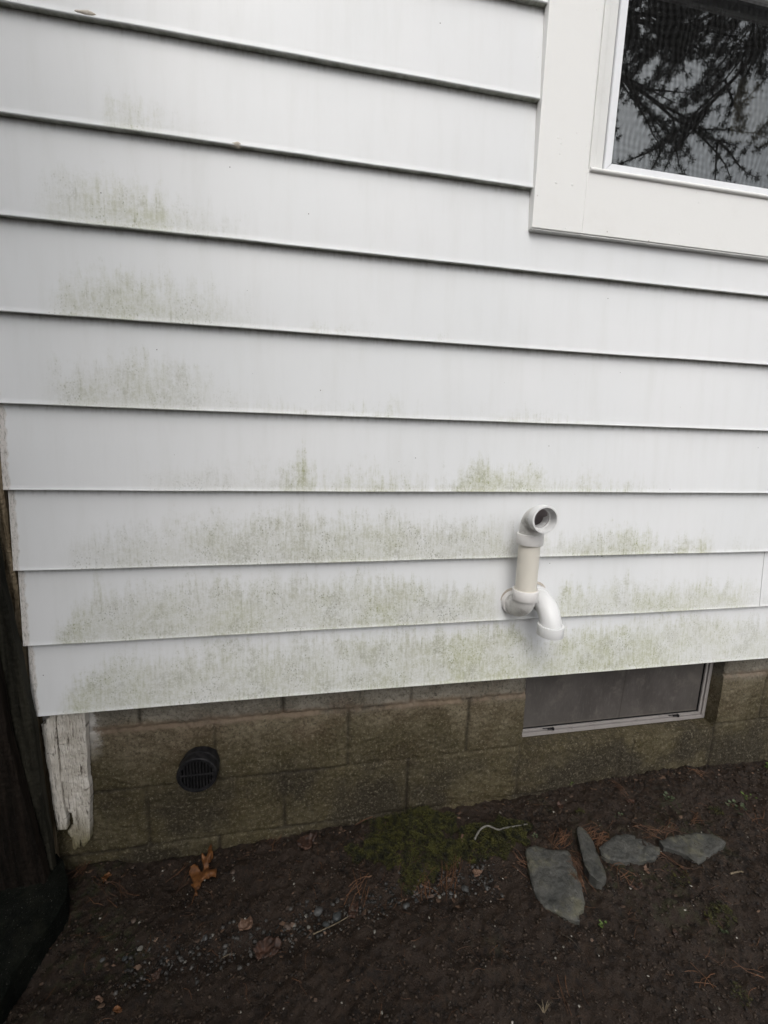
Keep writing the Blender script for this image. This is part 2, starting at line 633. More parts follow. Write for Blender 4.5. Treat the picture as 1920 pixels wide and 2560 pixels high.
M['darkstone'] = mat_stone('wet_stone', (0.003, 0.004, 0.003), (0.007, 0.008, 0.006), 0.04)
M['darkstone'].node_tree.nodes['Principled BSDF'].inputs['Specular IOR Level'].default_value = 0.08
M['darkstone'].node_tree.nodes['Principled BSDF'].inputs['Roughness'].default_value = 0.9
M['black'] = mat_simple('black_plastic', (0.004, 0.004, 0.005), (0.018, 0.017, 0.018), 55, 0.6, 0.3, 0.25)
M['void'] = mat_simple('dark_inside', (0.004, 0.004, 0.004), None, 10, 0.9, 0)
M['leaf_orange'] = mat_simple('oak_leaf', (0.065, 0.024, 0.007), (0.140, 0.055, 0.015), 70, 0.55, 0.5)
M['leaf_brown'] = mat_simple('dead_leaf', (0.022, 0.012, 0.008), (0.062, 0.030, 0.019), 60, 0.6, 0.5)
M['leaf_pink'] = mat_simple('pale_leaf', (0.0930, 0.0527, 0.0341), (0.1364, 0.0806, 0.0527), 60, 0.6, 0.5)
M['needle'] = mat_simple('pine_needle', (0.045, 0.020, 0.009), (0.125, 0.055, 0.024), 14, 0.6, 0)
M['straw'] = mat_simple('straw', (0.10, 0.078, 0.048), (0.19, 0.15, 0.10), 14, 0.6, 0)
M['moss'] = mat_simple('moss_leaf', (0.0045, 0.005, 0.001), (0.052, 0.050, 0.008), 50, 0.75, 0)
M['moss_base'] = mat_simple('moss_base', (0.010, 0.009, 0.004), (0.030, 0.028, 0.008), 60, 0.85, 0.8)
M['sprout'] = mat_simple('sprout', (0.0434, 0.0806, 0.0124), (0.0992, 0.1488, 0.0310), 60, 0.5, 0)
M['sprout_dull'] = mat_simple('dull_sprout', (0.0341, 0.0465, 0.0217), (0.0620, 0.0775, 0.0403), 60, 0.5, 0)
M['pebble'] = mat_simple('pebble', (0.015, 0.014, 0.0125), (0.075, 0.07, 0.064), 18, 0.55, 0.4, detail=2)
M['grit'] = mat_simple('pale_grit', (0.08, 0.072, 0.055), (0.34, 0.32, 0.28), 25, 0.6, 0, detail=1)
M['crumb'] = mat_simple('crumb', (0.004, 0.0024, 0.0015), (0.046, 0.0305, 0.020), 75, 0.7, 0.3, detail=3)
M['bark'] = mat_wood('bark', (0.03, 0.025, 0.02), (0.08, 0.065, 0.05), (25, 25, 5))
M['twig'] = mat_simple('grey_twig', (0.09, 0.085, 0.075), (0.17, 0.16, 0.14), 80, 0.7, 0.3)
M['pine'] = mat_simple('pine_green', (0.018, 0.028, 0.012), (0.04, 0.055, 0.022), 6, 0.7, 0)
M['room'] = mat_simple('room_wall', (0.05, 0.052, 0.055), (0.06, 0.062, 0.065), 4, 0.8, 0)
M['curtain'] = mat_simple('curtain_cloth', (0.30, 0.26, 0.17), (0.36, 0.31, 0.21), 6, 0.8, 0)


def mat_glass():
    s = NT('window_glass')
    t = s.t
    tr = t.nodes.new('ShaderNodeBsdfTransparent')
    tr.inputs[0].default_value = (0.86, 0.89, 0.88, 1)
    gl = t.nodes.new('ShaderNodeBsdfGlossy')
    gl.inputs['Roughness'].default_value = 0.004
    gl.inputs['Color'].default_value = (0.97, 1.0, 0.985, 1)
    fr = t.nodes.new('ShaderNodeFresnel')
    fr.inputs['IOR'].default_value = 2.95
    mx = t.nodes.new('ShaderNodeMixShader')
    t.links.new(fr.outputs[0], mx.inputs[0])
    t.links.new(tr.outputs[0], mx.inputs[1])
    t.links.new(gl.outputs[0], mx.inputs[2])
    t.links.new(mx.outputs[0], s.out.inputs[0])
    return s.m


def mat_screen():
    """insect screen: one mesh, with sensor moire bands drawn into its opacity"""
    s = NT('insect_screen')
    t = s.t
    x, y, z = s.sep()
    warp = s.math('MULTIPLY', s.noise(5, 2), 0.10)
    fx = s.math('ADD', s.math('MULTIPLY', s.math('SINE', s.math('MULTIPLY', s.math('ADD', x, warp), 370.0)), 0.5), 0.5)
    fz = s.math('ADD', s.math('MULTIPLY', s.math('SINE', s.math('MULTIPLY', s.math('ADD', z, warp), 330.0)), 0.5), 0.5)
    a = s.math('MULTIPLY_ADD', s.math('MULTIPLY_ADD', fz, 0.35, s.math('MULTIPLY', fx, 0.65)), 0.24, 0.08)
    tr = t.nodes.new('ShaderNodeBsdfTransparent')
    df = t.nodes.new('ShaderNodeBsdfDiffuse')
    df.inputs[0].default_value = (0.05, 0.05, 0.05, 1)
    mx = t.nodes.new('ShaderNodeMixShader')
    t.links.new(a, mx.inputs[0])
    t.links.new(tr.outputs[0], mx.inputs[1])
    t.links.new(df.outputs[0], mx.inputs[2])
    t.links.new(mx.outputs[0], s.out.inputs[0])
    return s.m


def mat_bpane():
    s = NT('dusty_glass')
    x, y, z = s.sep()
    d = s.noise(1, 5, 0.6, sc=(9, 1, 5))
    f = s.noise(1, 3, 0.7, sc=(120, 1, 30))
    col = s.mix(s.ramp(d, 0.3, 0.7), (0.062, 0.056, 0.052), (0.095, 0.086, 0.08))
    col = s.mix(s.ramp(f, 0.5, 0.8, 0, 0.3), col, (0.19, 0.18, 0.165))
    col = s.mix(s.ramp(z, -1.09, -1.105, 0, 0.35), col, (0.2, 0.18, 0.15))
    ln = s.math('ABSOLUTE', s.math('SUBTRACT', x, s.math('MULTIPLY_ADD', z, 0.03, 1.205)))
    col = s.mix(s.ramp(ln, 0.004, 0.0015, 0, 0.5), col, (0.04, 0.035, 0.03))
    bl = s.ramp(s.noise(16, 5, 0.7), 0.52, 0.7, 0, 0.45)
    col = s.mix(bl, col, (0.15, 0.135, 0.12))
    s.bump(f, 0.1, 0.001)
    return s.fin(col, 0.3, 0.5)


M['glass'] = mat_glass()
M['screen'] = mat_screen()
M['bpane'] = mat_bpane()

# ================================================================== GROUND
GX = [-3.0, -0.68, -0.49, -0.19, 0.16, 0.70, 1.20, 1.84, 5.0]
GZ = [-1.37, -1.372, -1.384, -1.376, -1.345, -1.334, -1.298, -1.31, -1.31]


def gheight(x, y):
    x = np.asarray(x, float)
    y = np.asarray(y, float)
    z = np.interp(x, GX, GZ)
    near = np.clip((y + 0.6) / 0.6, 0, 1)
    z = z * near + (-1.35) * (1 - near)
    # worn drip line with washed pebbles, running along the wall
    yl = -0.215 + 0.03 * np.sin(x * 3.1)
    z = z - 0.017 * np.exp(-((y - yl) / 0.045) ** 2) * np.clip((0.62 - x) / 0.2, 0, 1)
    # moss cushion
    m = np.exp(-((x - 0.30) / 0.11) ** 2 - ((y + 0.035) / 0.085) ** 2) + 0.5 * np.exp(-((x - 0.585) / 0.10) ** 2 - ((y + 0.085) / 0.05) ** 2)
    z = z + (0.036 + 0.022 * fbm(x, y, 22, 3, 320)) * np.clip(m, 0, 1)
    fade_ = np.clip(1.5 - np.abs(y + 0.3) / 1.5, 0.15, 1)
    z = z + fade_ * (0.010 * fbm(x, y, 5, 3, 1) + 0.0062 * fbm(x, y, 28, 4, 7, 0.6))
    return z


def gpoint(px, py, dz=0.0):
    """point of the ground seen at a photograph pixel"""
    d = ray(px, py)
    z = -1.35
    for _ in range(6):
        p = CAM + d * ((z - CAM.z) / d.z)
        z = float(gheight(p.x, p.y)) + dz
    return CAM + d * ((z - CAM.z) / d.z)


def axis_pts(lo, hi, fine, far0, far1):
    a = list(np.arange(lo, hi + fine / 2, fine))
    s, x = fine, lo
    L = []
    while x > far0:
        s *= 1.35
        x -= s
        L.append(x)
    s, x = fine, hi
    R_ = []
    while x < far1:
        s *= 1.35
        x += s
        R_.append(x)
    return np.array(L[::-1] + a + R_)


xs = axis_pts(-0.95, 2.0, 0.0045, -160, 160)
ys = axis_pts(-1.0, 0.09, 0.0045, -160, 60)
Xg, Yg = np.meshgrid(xs, ys, indexing='ij')
Zg = gheight(Xg, Yg)
fin_ = (np.abs(Yg + 0.4) < 0.9) & (np.abs(Xg - 0.5) < 1.7)
clod = fbm(Xg, Yg, 70, 3, 21, 0.65)
Zg = Zg + np.where(fin_, 0.0016 * clod + 0.0030 * np.abs(fbm(Xg, Yg, 130, 2, 31)), 0)
Zg = Zg + np.where(Yg > 0.09, 0.0, 0.0)
idx = np.arange(Xg.size).reshape(Xg.shape)
Fq = np.stack([idx[:-1, :-1].ravel(), idx[1:, :-1].ravel(), idx[1:, 1:].ravel(), idx[:-1, 1:].ravel()], 1)
g = obj('ground', mesh_from('ground', np.stack([Xg.ravel(), Yg.ravel(), Zg.ravel()], 1), Fq, True), M['soil'])
tag(g, 'dark damp bare soil in front of the block foundation', 'ground', kind='structure')

# ================================================================== HOUSE
house = empty('house', (0.6, 0.1, -1.35), 'house wall with white lap siding streaked with green mildew above a concrete block foundation', 'house')

E0, ZB = 0.20329, -0.82737
zk = {k: ZB + (8 - k) * E0 for k in range(-8, 9)}
adj = {0: -0.004, 1: -0.0035, 2: -0.0015, 3: 0.0015, 4: 0.0005, 5: -0.0005, 6: 0.0, 7: 0.0005, 8: 0.0}
for k, d in adj.items():
    zk[k] += d
XL, XR = -0.7235, 3.2
DEP = 0.017
# stain envelopes per course: (photo px x, strength, top as share of course height, green share)
ST = {
    1: [(150, 0, .2, .6), (245, .0, .25, .6), (262, .5, .3, .6), (330, .5, .3, .7), (400, .2, .2, .6), (470, .12, .15, .5), (560, .0, .1, .5)],
    2: [(60, 0, .2, .3), (110, .25, .35, .4), (140, .6, .45, .4), (250, .8, .5, .6), (320, 1., .5, .9), (400, .95, .42, .8), (440, .5, .3, .5), (560, .3, .25, .3), (680, .0, .1, .3)],
    3: [(90, 0, .3, .3), (130, .4, .35, .3), (170, .75, .45, .5), (330, .85, .55, .6), (430, .75, .5, .5), (560, .5, .4, .4), (640, .15, .2, .4), (740, .2, .05, .6), (800, .7, .1, .8), (850, .3, .06, .5), (1000, .1, .02, .4), (1120, .4, .06, .5), (1160, .1, .0, .4), (1500, 0, 0, .4)],
    4: [(80, 0, .3, .3), (140, .5, .35, .4), (200, .75, .45, .4), (330, .75, .55, .4), (450, .6, .5, .4), (540, .3, .35, .4), (620, .35, .15, .4), (760, .5, .08, .5), (830, .35, .1, .5), (950, .6, .05, .9), (1060, .3, .04, .6), (1200, .3, .03, .6), (1330, .7, .1, .6), (1450, .4, .02, .6), (1560, 0, 0, .6)],
    5: [(330, 0, .2, .2), (400, .3, .25, .2), (560, .35, .3, .2), (690, .35, .2, .4), (722, .8, .2, .9), (760, 1., .4, 1.), (800, .7, .2, .8), (900, .75, .22, .8), (940, .9, .3, .8), (1000, .75, .15, .7), (1085, 1., .16, .3), (1140, .75, .22, .7), (1205, .9, .45, .9), (1290, .8, .28, .9), (1350, .85, .3, .9), (1400, .55, .12, .7), (1450, .85, .18, 1.), (1510, .6, .14, .8), (1600, .5, .08, .7), (1680, .1, .02, .6), (1900, 0, 0, .6)],
    6: [(150, 0, .2, .2), (185, .4, .35, .2), (280, .55, .45, .2), (400, .6, .55, .3), (520, .7, .62, .4), (700, .85, .65, .25), (760, 1., .65, .25), (860, .8, .62, .5), (1000, .85, .6, .4), (1070, 1., .58, .2), (1130, .9, .55, .2), (1200, .7, .5, .4), (1300, .5, .42, .4), (1400, .5, .32, .5), (1480, .75, .4, .7), (1560, .9, .36, .8), (1620, .8, .3, .9), (1680, .5, .12, .7), (1710, .9, .28, .9), (1745, .45, .1, .8), (1760, 1., .3, .95), (1790, .3, .1, .7), (1880, .35, .15, .6), (1920, .1, .05, .6)],
    7: [(120, 0, .1, .5), (150, .7, .2, .8), (190, .7, .45, .6), (240, .7, .7, .4), (400, .7, .74, .4), (560, .75, .72, .6), (760, .85, .74, .3), (880, .8, .78, .4), (980, .95, .72, .7), (1080, .95, .62, .3), (1150, .8, .55, .4), (1230, .6, .48, .5), (1255, .15, .4, .5), (1385, .1, .3, .7), (1410, .8, .5, .8), (1520, .75, .48, .7), (1640, .7, .5, .7), (1760, .8, .48, .9), (1850, .6, .4, .7), (1900, .3, .3, .6), (2100, .3, .3, .6)],
    8: [(130, 0, .2, .6), (160, .5, .25, .9), (185, .75, .5, .9), (260, .7, .7, .6), (400, .7, .82, .5), (600, .75, .84, .5), (800, .85, .84, .35), (950, .9, .86, .4), (1060, 1., .86, .4), (1160, .95, .86, .8), (1300, .95, .84, .9), (1345, .6, .55, .8), (1400, .95, .7, .9), (1600, .85, .8, .8), (1800, .65, .82, .5), (1920, .55, .8, .5), (2300, .5, .8, .5)],
}


def stain_curves(k):
    if k not in ST:
        return None
    z = zk[k] + 0.05
    X = [at(p[0], 0, 0) and None for p in []]
    pts = []
    for p in ST[k]:
        # photo pixel column -> wall x at this height
        lo, hi = -1.5, 4.0
        for _ in range(40):
            mid = (lo + hi) / 2
            v = Vector((mid, 0, z)) - CAM
            px = 960 + FPX * v.dot(RX) / v.dot(FW)
            if px < p[0]:
                lo = mid
            else:
                hi = mid
        pts.append((lo, p[1], p[2], p[3]))
    return np.array(pts)


def build_siding():
    V, F, A = [], [], []      # A: stain, top, course, green, under
    for k in range(-8, 9):
        z0, z1 = zk[k], zk.get(k - 1, zk[k] + E0)
        vis = k >= 0
        XE = XR
        segs = [(XL, XE)]
        if k == 7:
            segs = [(XL, 1.5795), (1.5815, XE)]
        if -4 <= k <= 1:
            segs = [(XL, 0.70), (1.88, XE)]
        for (xa, xb) in segs:
            n = max(2, int((xb - xa) / (0.010 if vis else 0.1)))
            X = np.linspace(xa, xb, n + 1)
            h = z1 - z0
            prof = [(DEP + 0.0012, z1 + 0.012, 1.0, 0), ]
            nz = 20 if vis else 3
            for i in range(nz, 0, -1):
                t = i / nz
                prof.append((DEP * t * 0.97, z0 + 0.004 + (h - 0.004) * t, t, 0))
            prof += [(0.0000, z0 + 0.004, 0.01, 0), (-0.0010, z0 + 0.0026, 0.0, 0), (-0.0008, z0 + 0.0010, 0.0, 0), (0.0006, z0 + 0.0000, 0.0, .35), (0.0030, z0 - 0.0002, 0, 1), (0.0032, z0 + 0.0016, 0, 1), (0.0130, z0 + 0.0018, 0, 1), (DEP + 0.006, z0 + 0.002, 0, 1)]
            cur = stain_curves(k)
            wob = 0.0007 * np.sin(X * 2.7 + k) + 0.0005 * fbm(X, X * 0 + k, 6, 2, 50)
            dy = 0.0009 * fbm(X, X * 0 + k * 3.1, 3.0, 2, 60)
            m = len(prof)
            base = len(V)
            if cur is not None:
                env = np.interp(X, cur[:, 0], cur[:, 1], 0 if k < 7 else cur[0, 1], cur[-1, 1])
                top = np.interp(X, cur[:, 0], cur[:, 2])
                gr = np.interp(X, cur[:, 0], cur[:, 3])
                if k in (2, 3, 4):
                    env = env * 0.78
            else:
                env = X * 0 + (0.0)
                top = X * 0
                gr = X * 0 + .3
            for i, x in enumerate(X):
                for (y, z, vf, un) in prof:
                    xx = x
                    # oil-canning between nails
                    bow = 0.0006 * math.sin(math.pi * vf) * math.sin(x * 7.9 + k * 2) if vis else 0
                    V.append((xx, y + dy[i] + bow, z + wob[i]))
                    A.append((env[i], top[i], vf, gr[i], un))
            for i in range(n):
                for j in range(m - 1):
                    a = base + i * m + j
                    F.append((a, a + 1, a + m + 1, a + m))
            # end return on the cut end
            for (e, sgn) in ((0, 1), (n, -1)):
                eb = len(V)
                for j in range(m):
                    v = V[base + e * m + j]
                    V.append((v[0] + 0.0005 * sgn, 0.024, v[2]))
                    A.append((0, 0, 0.5, 0.3, 0.6))
                for j in range(m - 1):
                    a = base + e * m + j
                    F.append((a, a + 1, eb + j + 1, eb + j) if e else (a + 1, a, eb + j, eb + j + 1))
    me = mesh_from('siding', V, np.array(F, int))
    A = np.array(A, dtype=np.float32)
    for i, nm in enumerate(('stain', 'stain_top', 'course', 'green', 'under')):
        at_ = me.attributes.new(nm, 'FLOAT', 'POINT')
        at_.data.foreach_set('value', np.ascontiguousarray(A[:, i]))
    o = obj('siding', me, M['siding'], house, fixn=False)
    smooth(o, 40)
    return o


build_siding()
# window opening edges in the siding are covered by the trim; the wall behind the siding
bm = bmesh.new()
WX0, WX1, WZ0, WZ1 = 0.745, 1.80, 0.656, 1.60
box(bm, XL + 0.012, WX0, 0.026, 0.16, ZB + 0.012, 2.45)
box(bm, WX1, XR, 0.026, 0.16, ZB + 0.012, 2.45)
box(bm, WX0, WX1, 0.026, 0.16, ZB + 0.012, WZ0)
box(bm, WX0, WX1, 0.026, 0.16, WZ1, 2.45)
obj('sheathing', bm, M['void'], house)
# caulk drips hanging off two of the laps
for (px, py, ww, hh) in ((215, 36, 0.05, 0.006), (592, 364, 0.030, 0.007)):
    p = at(px, py, 0.004)
    bm = bmesh.new()
    bmesh.ops.create_icosphere(bm, subdivisions=3, radius=1.0)
    for v in bm.verts:
        f = 1 + 0.25 * math.sin(v.co.x * 5)
        v.co = Vector((p.x + v.co.x * ww / 2, p.y + v.co.y * 0.005, p.z + 0.001 + v.co.z * hh * f * (1 - abs(v.co.x) * .3)))
    smooth(obj('caulk_drip', bm, M['gasket'], house))
# little dark nail and weep holes
for (px, py, r) in ((1090, 1561, .0036), (1503, 1391, .0034), (1513, 1394, .0016), (1144, 1399, .0024), (1412, 1571, .002), (1362, 1556, .0014)):
    p = at(px, py, 0.0)
    k = min(range(0, 9), key=lambda q_: abs(zk[q_] - p.z) if zk[q_] < p.z else 9)
    yy = DEP * (p.z - zk[k]) / E0
    bm = bmesh.new()
    bmesh.ops.create_icosphere(bm, subdivisions=2, radius=1.0)
    for v in bm.verts:
        v.co = Vector((p.x + v.co.x * r * 1.2, yy - 0.0008 + v.co.y * 0.0016, p.z + v.co.z * r))
    obj('nail_hole', bm, M['void'], house)


# ---- foundation of concrete blocks
FY = 0.05
BX0, BZ1 = -0.48305, -0.92142
joint_z = [BZ1 + 0.2032, BZ1, BZ1 - 0.2032, BZ1 - 0.4064]
OX0, OX1, OZ0 = 0.7385, 1.5515, -1.1385       # basement window opening


def jdist(X, Z):
    dh = np.min([np.abs(Z - (jz + 0.002 * np.sin(X * 3 + i * 2))) for i, jz in enumerate(joint_z)], axis=0)
    row = np.floor((BZ1 - Z) / 0.2032).astype(int)      # -1: top row, 0, 1, 2
    off = np.where(row % 2 == 0, BX0 + 0.2032, BX0)
    f = (X - off) / 0.4064
    dv = np.abs(f - np.round(f)) * 0.4064
    # keep only real joints in the lowest visible row under the window
    return dh, dv


def foundation():
    res = 0.0042
    xs_ = np.arange(-0.80, 3.2, res)
    xs_ = np.concatenate([np.arange(-0.80, 2.1, res), np.arange(2.1, 3.25, 0.02)])
    zs_ = np.arange(-1.47, ZB + 0.035, res)
    # put grid lines exactly on the opening
    for a, arr in ((OX0, xs_), (OX1, xs_), (OZ0, zs_)):
        arr[np.argmin(np.abs(arr - a))] = a
    X, Z = np.meshgrid(xs_, zs_, indexing='ij')
    dh, dv = jdist(X, Z)
    vis = 0.45 + 0.55 * np.clip(fbm(X, Z, 4, 2, 80) + 0.5, 0, 1)
    gh = np.exp(-(dh / 0.0055) ** 2)
    gv = np.exp(-(dv / 0.0055) ** 2)
    rec = 0.0065 * gh * vis + 0.0085 * gv * vis
    smear = 0.0012 * np.exp(-((dh - 0.011) / 0.006) ** 2) * np.clip(fbm(X, Z, 7, 2, 84), 0, 1)
    Y = FY + rec - smear + 0.0011 * fbm(X, Z, 12, 3, 82) + 0.0020 * fbm(X, Z, 90, 3, 83, 0.7)
    # a crack down from the sill and pits
    ck = np.exp(-((X - (1.197 + 0.006 * fbm(Z * 0 + 1, Z, 30, 3, 86))) / 0.003) ** 2) * (Z < -1.15)
    Y = Y + 0.004 * ck
    edge = np.minimum(np.minimum(np.abs(X - OX0), np.abs(X - OX1)), 1)
    rz = np.exp(-(edge / 0.006) ** 2) * (Z > OZ0)
    Y = Y + 0.003 * rz
    rs = np.exp(-((Z - OZ0) / 0.012) ** 2) * (X > OX0) * (X < OX1)
    Y = Y + 0.004 * rs
    jn = np.exp(-((dh - 0.004) / 0.011) ** 2)
    gm = np.clip(np.maximum(gv * np.clip(0.95 + fbm(X, Z, 6, 2, 87), 0.3, 1), gh * np.clip(0.35 + 1.2 * fbm(X, Z, 5, 2, 88), 0, 1) + ck), 0, 1)
    idx = np.arange(X.size).reshape(X.shape)
    cx = (X[:-1, :-1] + X[1:, :-1]) / 2
    cz = (Z[:-1, :-1] + Z[:-1, 1:]) / 2
    hole = (cx > OX0) & (cx < OX1) & (cz > OZ0)
    q = np.stack([idx[:-1, :-1], idx[1:, :-1], idx[1:, 1:], idx[:-1, 1:]], -1)[~hole]
    V = np.stack([X.ravel(), Y.ravel(), Z.ravel()], 1)
    J = jn.ravel()
    GM = gm.ravel()
    # reveals: left, right, sloping sill
    VV, QQ, JJ = [V], [q.reshape(-1, 4)], [J]
    nb = len(V)

    def strip(P, depth, drop):
        nonlocal nb
        P = np.asarray(P)
        n = len(P)
        m = 12
        rows = []
        for j in range(m + 1):
            R_ = P.copy()
            t = j / m
            R_[:, 1] = P[:, 1] * (1 - t) + (FY + depth) * t
            R_[:, 2] += drop * t
            nz_ = 0.0010 * fbm(P[:, 0] * 3 + P[:, 2] * 7, R_[:, 1], 60, 3, 91) * (0 < j)
            R_[:, 0] += nz_ if abs(drop) < 1e-6 else 0
            R_[:, 2] += nz_ if abs(drop) > 1e-6 else 0
            rows.append(R_)
        VV.append(np.concatenate(rows))
        i = np.arange(n * (m + 1)).reshape(m + 1, n) + nb
        QQ.append(np.stack([i[:-1, :-1].ravel(), i[:-1, 1:].ravel(), i[1:, 1:].ravel(), i[1:, :-1].ravel()], 1))
        JJ.append(np.zeros(n * (m + 1)))
        nb += n * (m + 1)

    ix0 = int(np.argmin(np.abs(xs_ - OX0)))
    ix1 = int(np.argmin(np.abs(xs_ - OX1)))
    iz = int(np.argmin(np.abs(zs_ - OZ0)))
    G = np.stack([X, Y, Z], -1)
    # block joint visible in the right reveal
    R1 = G[ix1, iz:].copy()
    strip(R1, 0.12, 0)
    strip(G[ix0, iz:].copy(), 0.12, 0)
    strip(G[ix0:ix1 + 1, iz].copy(), 0.12, 0.012)
    V = np.concatenate(VV)
    me = mesh_from('foundation', V, np.concatenate(QQ).astype(int))
    a = me.attributes.new('joint', 'FLOAT', 'POINT')
    a.data.foreach_set('value', np.concatenate(JJ).astype(np.float32))
    o = obj('foundation', me, M['block'], house)
    a = me.attributes.new('groove', 'FLOAT', 'POINT')
    ga = np.zeros(len(V), np.float32)
    ga[:len(GM)] = GM
    a.data.foreach_set('value', ga)
    bmm = bmesh.new()
    bmm.from_mesh(me)
    bmesh.ops.recalc_face_normals(bmm, faces=bmm.faces)
    bmm.to_mesh(me)
    bmm.free()
    return smooth(o, 60)


fo = foundation()
# left side of the foundation block (return of the corner)
boxm('foundation_return', M['block'], house, -0.80, -0.775, FY + 0.004, 0.6, -1.47, ZB + 0.03)

# ---- rotten painted corner board
S2 = 4.915


def P2(u, v):
    return (u / S2, 1750 + v / S2)


def plane_poly(pts, y):
    r = []
    for (px, py) in pts:
        p = at(px, py, y)
        r.append((p.x, p.z))
    return r


def to_wall(yfront):
    return lambda V: np.stack([V[:, 0], yfront - V[:, 2], V[:, 1]], 1)


narrow = [P2(*p) for p in ((560, 120), (600, 225), (560, 250), (555, 305), (500, 310), (515, 440), (535, 560), (560, 760), (590, 900), (615, 1110), (640, 1300), (665, 1430), (700, 1610), (818, 1600), (815, 1480), (780, 1330), (755, 1150), (736, 1000), (712, 800), (698, 560), (680, 420), (676, 200), (672, 120))]
wide = [P2(*p) for p in ((694, 110), (694, 300), (700, 430), (718, 560), (728, 760), (752, 980), (775, 1150), (800, 1330), (815, 1350), (845, 1400), (880, 1390), (890, 1460), (893, 1540), (875, 1590), (825, 1620), (835, 1660), (870, 1700), (885, 1800), (890, 1840), (915, 1860), (940, 1825), (970, 1830), (975, 1740), (985, 1725), (1000, 1800), (1015, 1815), (1050, 1790), (1095, 1730), (1100, 1600), (1098, 1400), (1105, 1200), (1095, 1080), (1070, 960), (1062, 760), (1055, 560), (1048, 400), (1045, 250), (1040, 110))]


def wood_relief(seed, amp=0.0016):
    def f(u, v, d):
        h = amp * fbm(u * 6, v * 0.7, 22, 4, seed, 0.6) + amp * 0.6 * fbm(u, v, 160, 2, seed + 5)
        c = vnoise(u * 130, v * 7, seed + 9)
        h = h - 0.0022 * np.clip(-c - 0.62, 0, 0.3) / 0.3
        return h - 0.0025 * np.exp(-(d / 0.0022) ** 2)
    return f


cbw = obj('corner_board', poly_slab(jag(plane_poly(wide, 0.026), 0.006, 0.0011, 5), 0.002, wood_relief(120), 0.021, to_wall(0.026)), M['peel'], house, fixn=True)
cbn = obj('corner_board', poly_slab(jag(plane_poly(narrow, 0.022), 0.006, 0.0009, 6), 0.002, wood_relief(130, 0.0009), 0.019, to_wall(0.022)), M['peel'], house, fixn=True)

# ---- basement window
FYW = 0.100
wx0, wx1, wz0, wz1 = OX0 + 0.002, OX1 - 0.0015, -1.131, -0.815


def fr_box(bm, x0, x1, z0, z1, wd, y0, y1, bev=0.0012):
    box(bm, x0, x0 + wd, y0, y1, z0, z1, bev)
    box(bm, x1 - wd, x1, y0, y1, z0, z1, bev)
    box(bm, x0 + wd + 0.0002, x1 - wd - 0.0002, y0 + 0.0003, y1, z0, z0 + wd, bev)
    box(bm, x0 + wd + 0.0002, x1 - wd - 0.0002, y0 + 0.0003, y1, z1 - wd, z1, bev)


bm = bmesh.new()
fr_box(bm, wx0, wx1, wz0, wz1, 0.014, FYW, FYW + 0.035)
BW = obj('basement_window', bm, M['bframe'], house)
BW['label'] = 'small grey basement window with dusty pane set into the block foundation'
bm = bmesh.new()
fr_box(bm, wx0 + 0.0165, wx1 - 0.0165, wz0 + 0.0165, wz1 - 0.0165, 0.010, FYW + 0.004, FYW + 0.03)
obj('sash', bm, M['bframe'], BW)
bm = bmesh.new()
fr_box(bm, wx0 + 0.0268, wx1 - 0.0268, wz0 + 0.0268, wz1 - 0.0268, 0.0035, FYW + 0.008, FYW + 0.03, 0.0005)
obj('gasket', bm, M['void'], BW)
bm = bmesh.new()
box(bm, wx0 + 0.0150, wx1 - 0.0150, FYW + 0.018, FYW + 0.034, wz0 + 0.0142, wz0 + 0.0163)
obj('channel', bm, M['void'], BW)
boxm('pane', M['bpane'], BW, wx0 + 0.0303, wx1 - 0.0303, FYW + 0.012, FYW + 0.018, wz0 + 0.0303, wz1 - 0.0303)
for (px, py) in ((1376, 1822), (1689, 1789)):
    p = at(px, py, FYW - 0.002)
    bm = bmesh.new()
    box(bm, p.x - 0.010, p.x + 0.008, FYW - 0.0025, FYW + 0.002, p.z - 0.003, p.z + 0.003, 0.001)
    box(bm, p.x + 0.0085, p.x + 0.0145, FYW - 0.006, FYW + 0.002, p.z - 0.006, p.z + 0.004, 0.0015)
    box(bm, p.x - 0.030, p.x - 0.0105, FYW - 0.0012, FYW + 0.002, p.z + 0.001, p.z + 0.003, 0.0004)
    obj('latch', bm, M['black'], BW)

# ---- upper window
YT = -0.012
TX0, TZ0 = 0.5905, 0.4932
TX1, TZT = 1.95, 1.78
bm = bmesh.new()
box(bm, TX0, 0.7372, YT, 0.020, TZ0, TZT, 0.0016)
box(bm, 0.7376, TX1, YT + 0.0006, 0.020, TZ0 + 0.0004, 0.6445, 0.0016)
box(bm, 1.806, TX1, YT, 0.020, 0.6447, TZT, 0.0016)
box(bm, 0.7376, 1.8056, YT + 0.0006, 0.020, 1.61, TZT - 0.001, 0.0016)
WN = obj('window', bm, M['trim'], house)
WN['label'] = 'white trimmed window with insect screen, its dark glass mirroring pines'
# rusty drip flashing line under the trim
boxm('flashing', M['jamb'], WN, TX0 + 0.003, TX1, YT + 0.003, 0.018, TZ0 - 0.0030, TZ0 - 0.0004)
# jamb channel
for (x0, x1) in ((0.7376, 0.7865), (1.757, 1.8056)):
    bm = bmesh.new()
    box(bm, x0, x1, 0.000, 0.022, 0.650, 1.6096, 0.001)
    box(bm, x0 + 0.008, x0 + 0.026, -0.0045, 0.004, 0.650, 1.6096, 0.003, 3)
    obj('jamb', bm, M['jamb'], WN)
# sill nose
bm = sweep([Vector((0.742, -0.0135, 0.6478)), Vector((1.8, -0.0135, 0.6478))], [0.0052, 0.0052], 16, True, True)
box(bm, 0.7376, 1.8056, -0.008, 0.024, 0.6449, 0.6515)
smooth(obj('sill', bm, M['trim'], WN), 40)


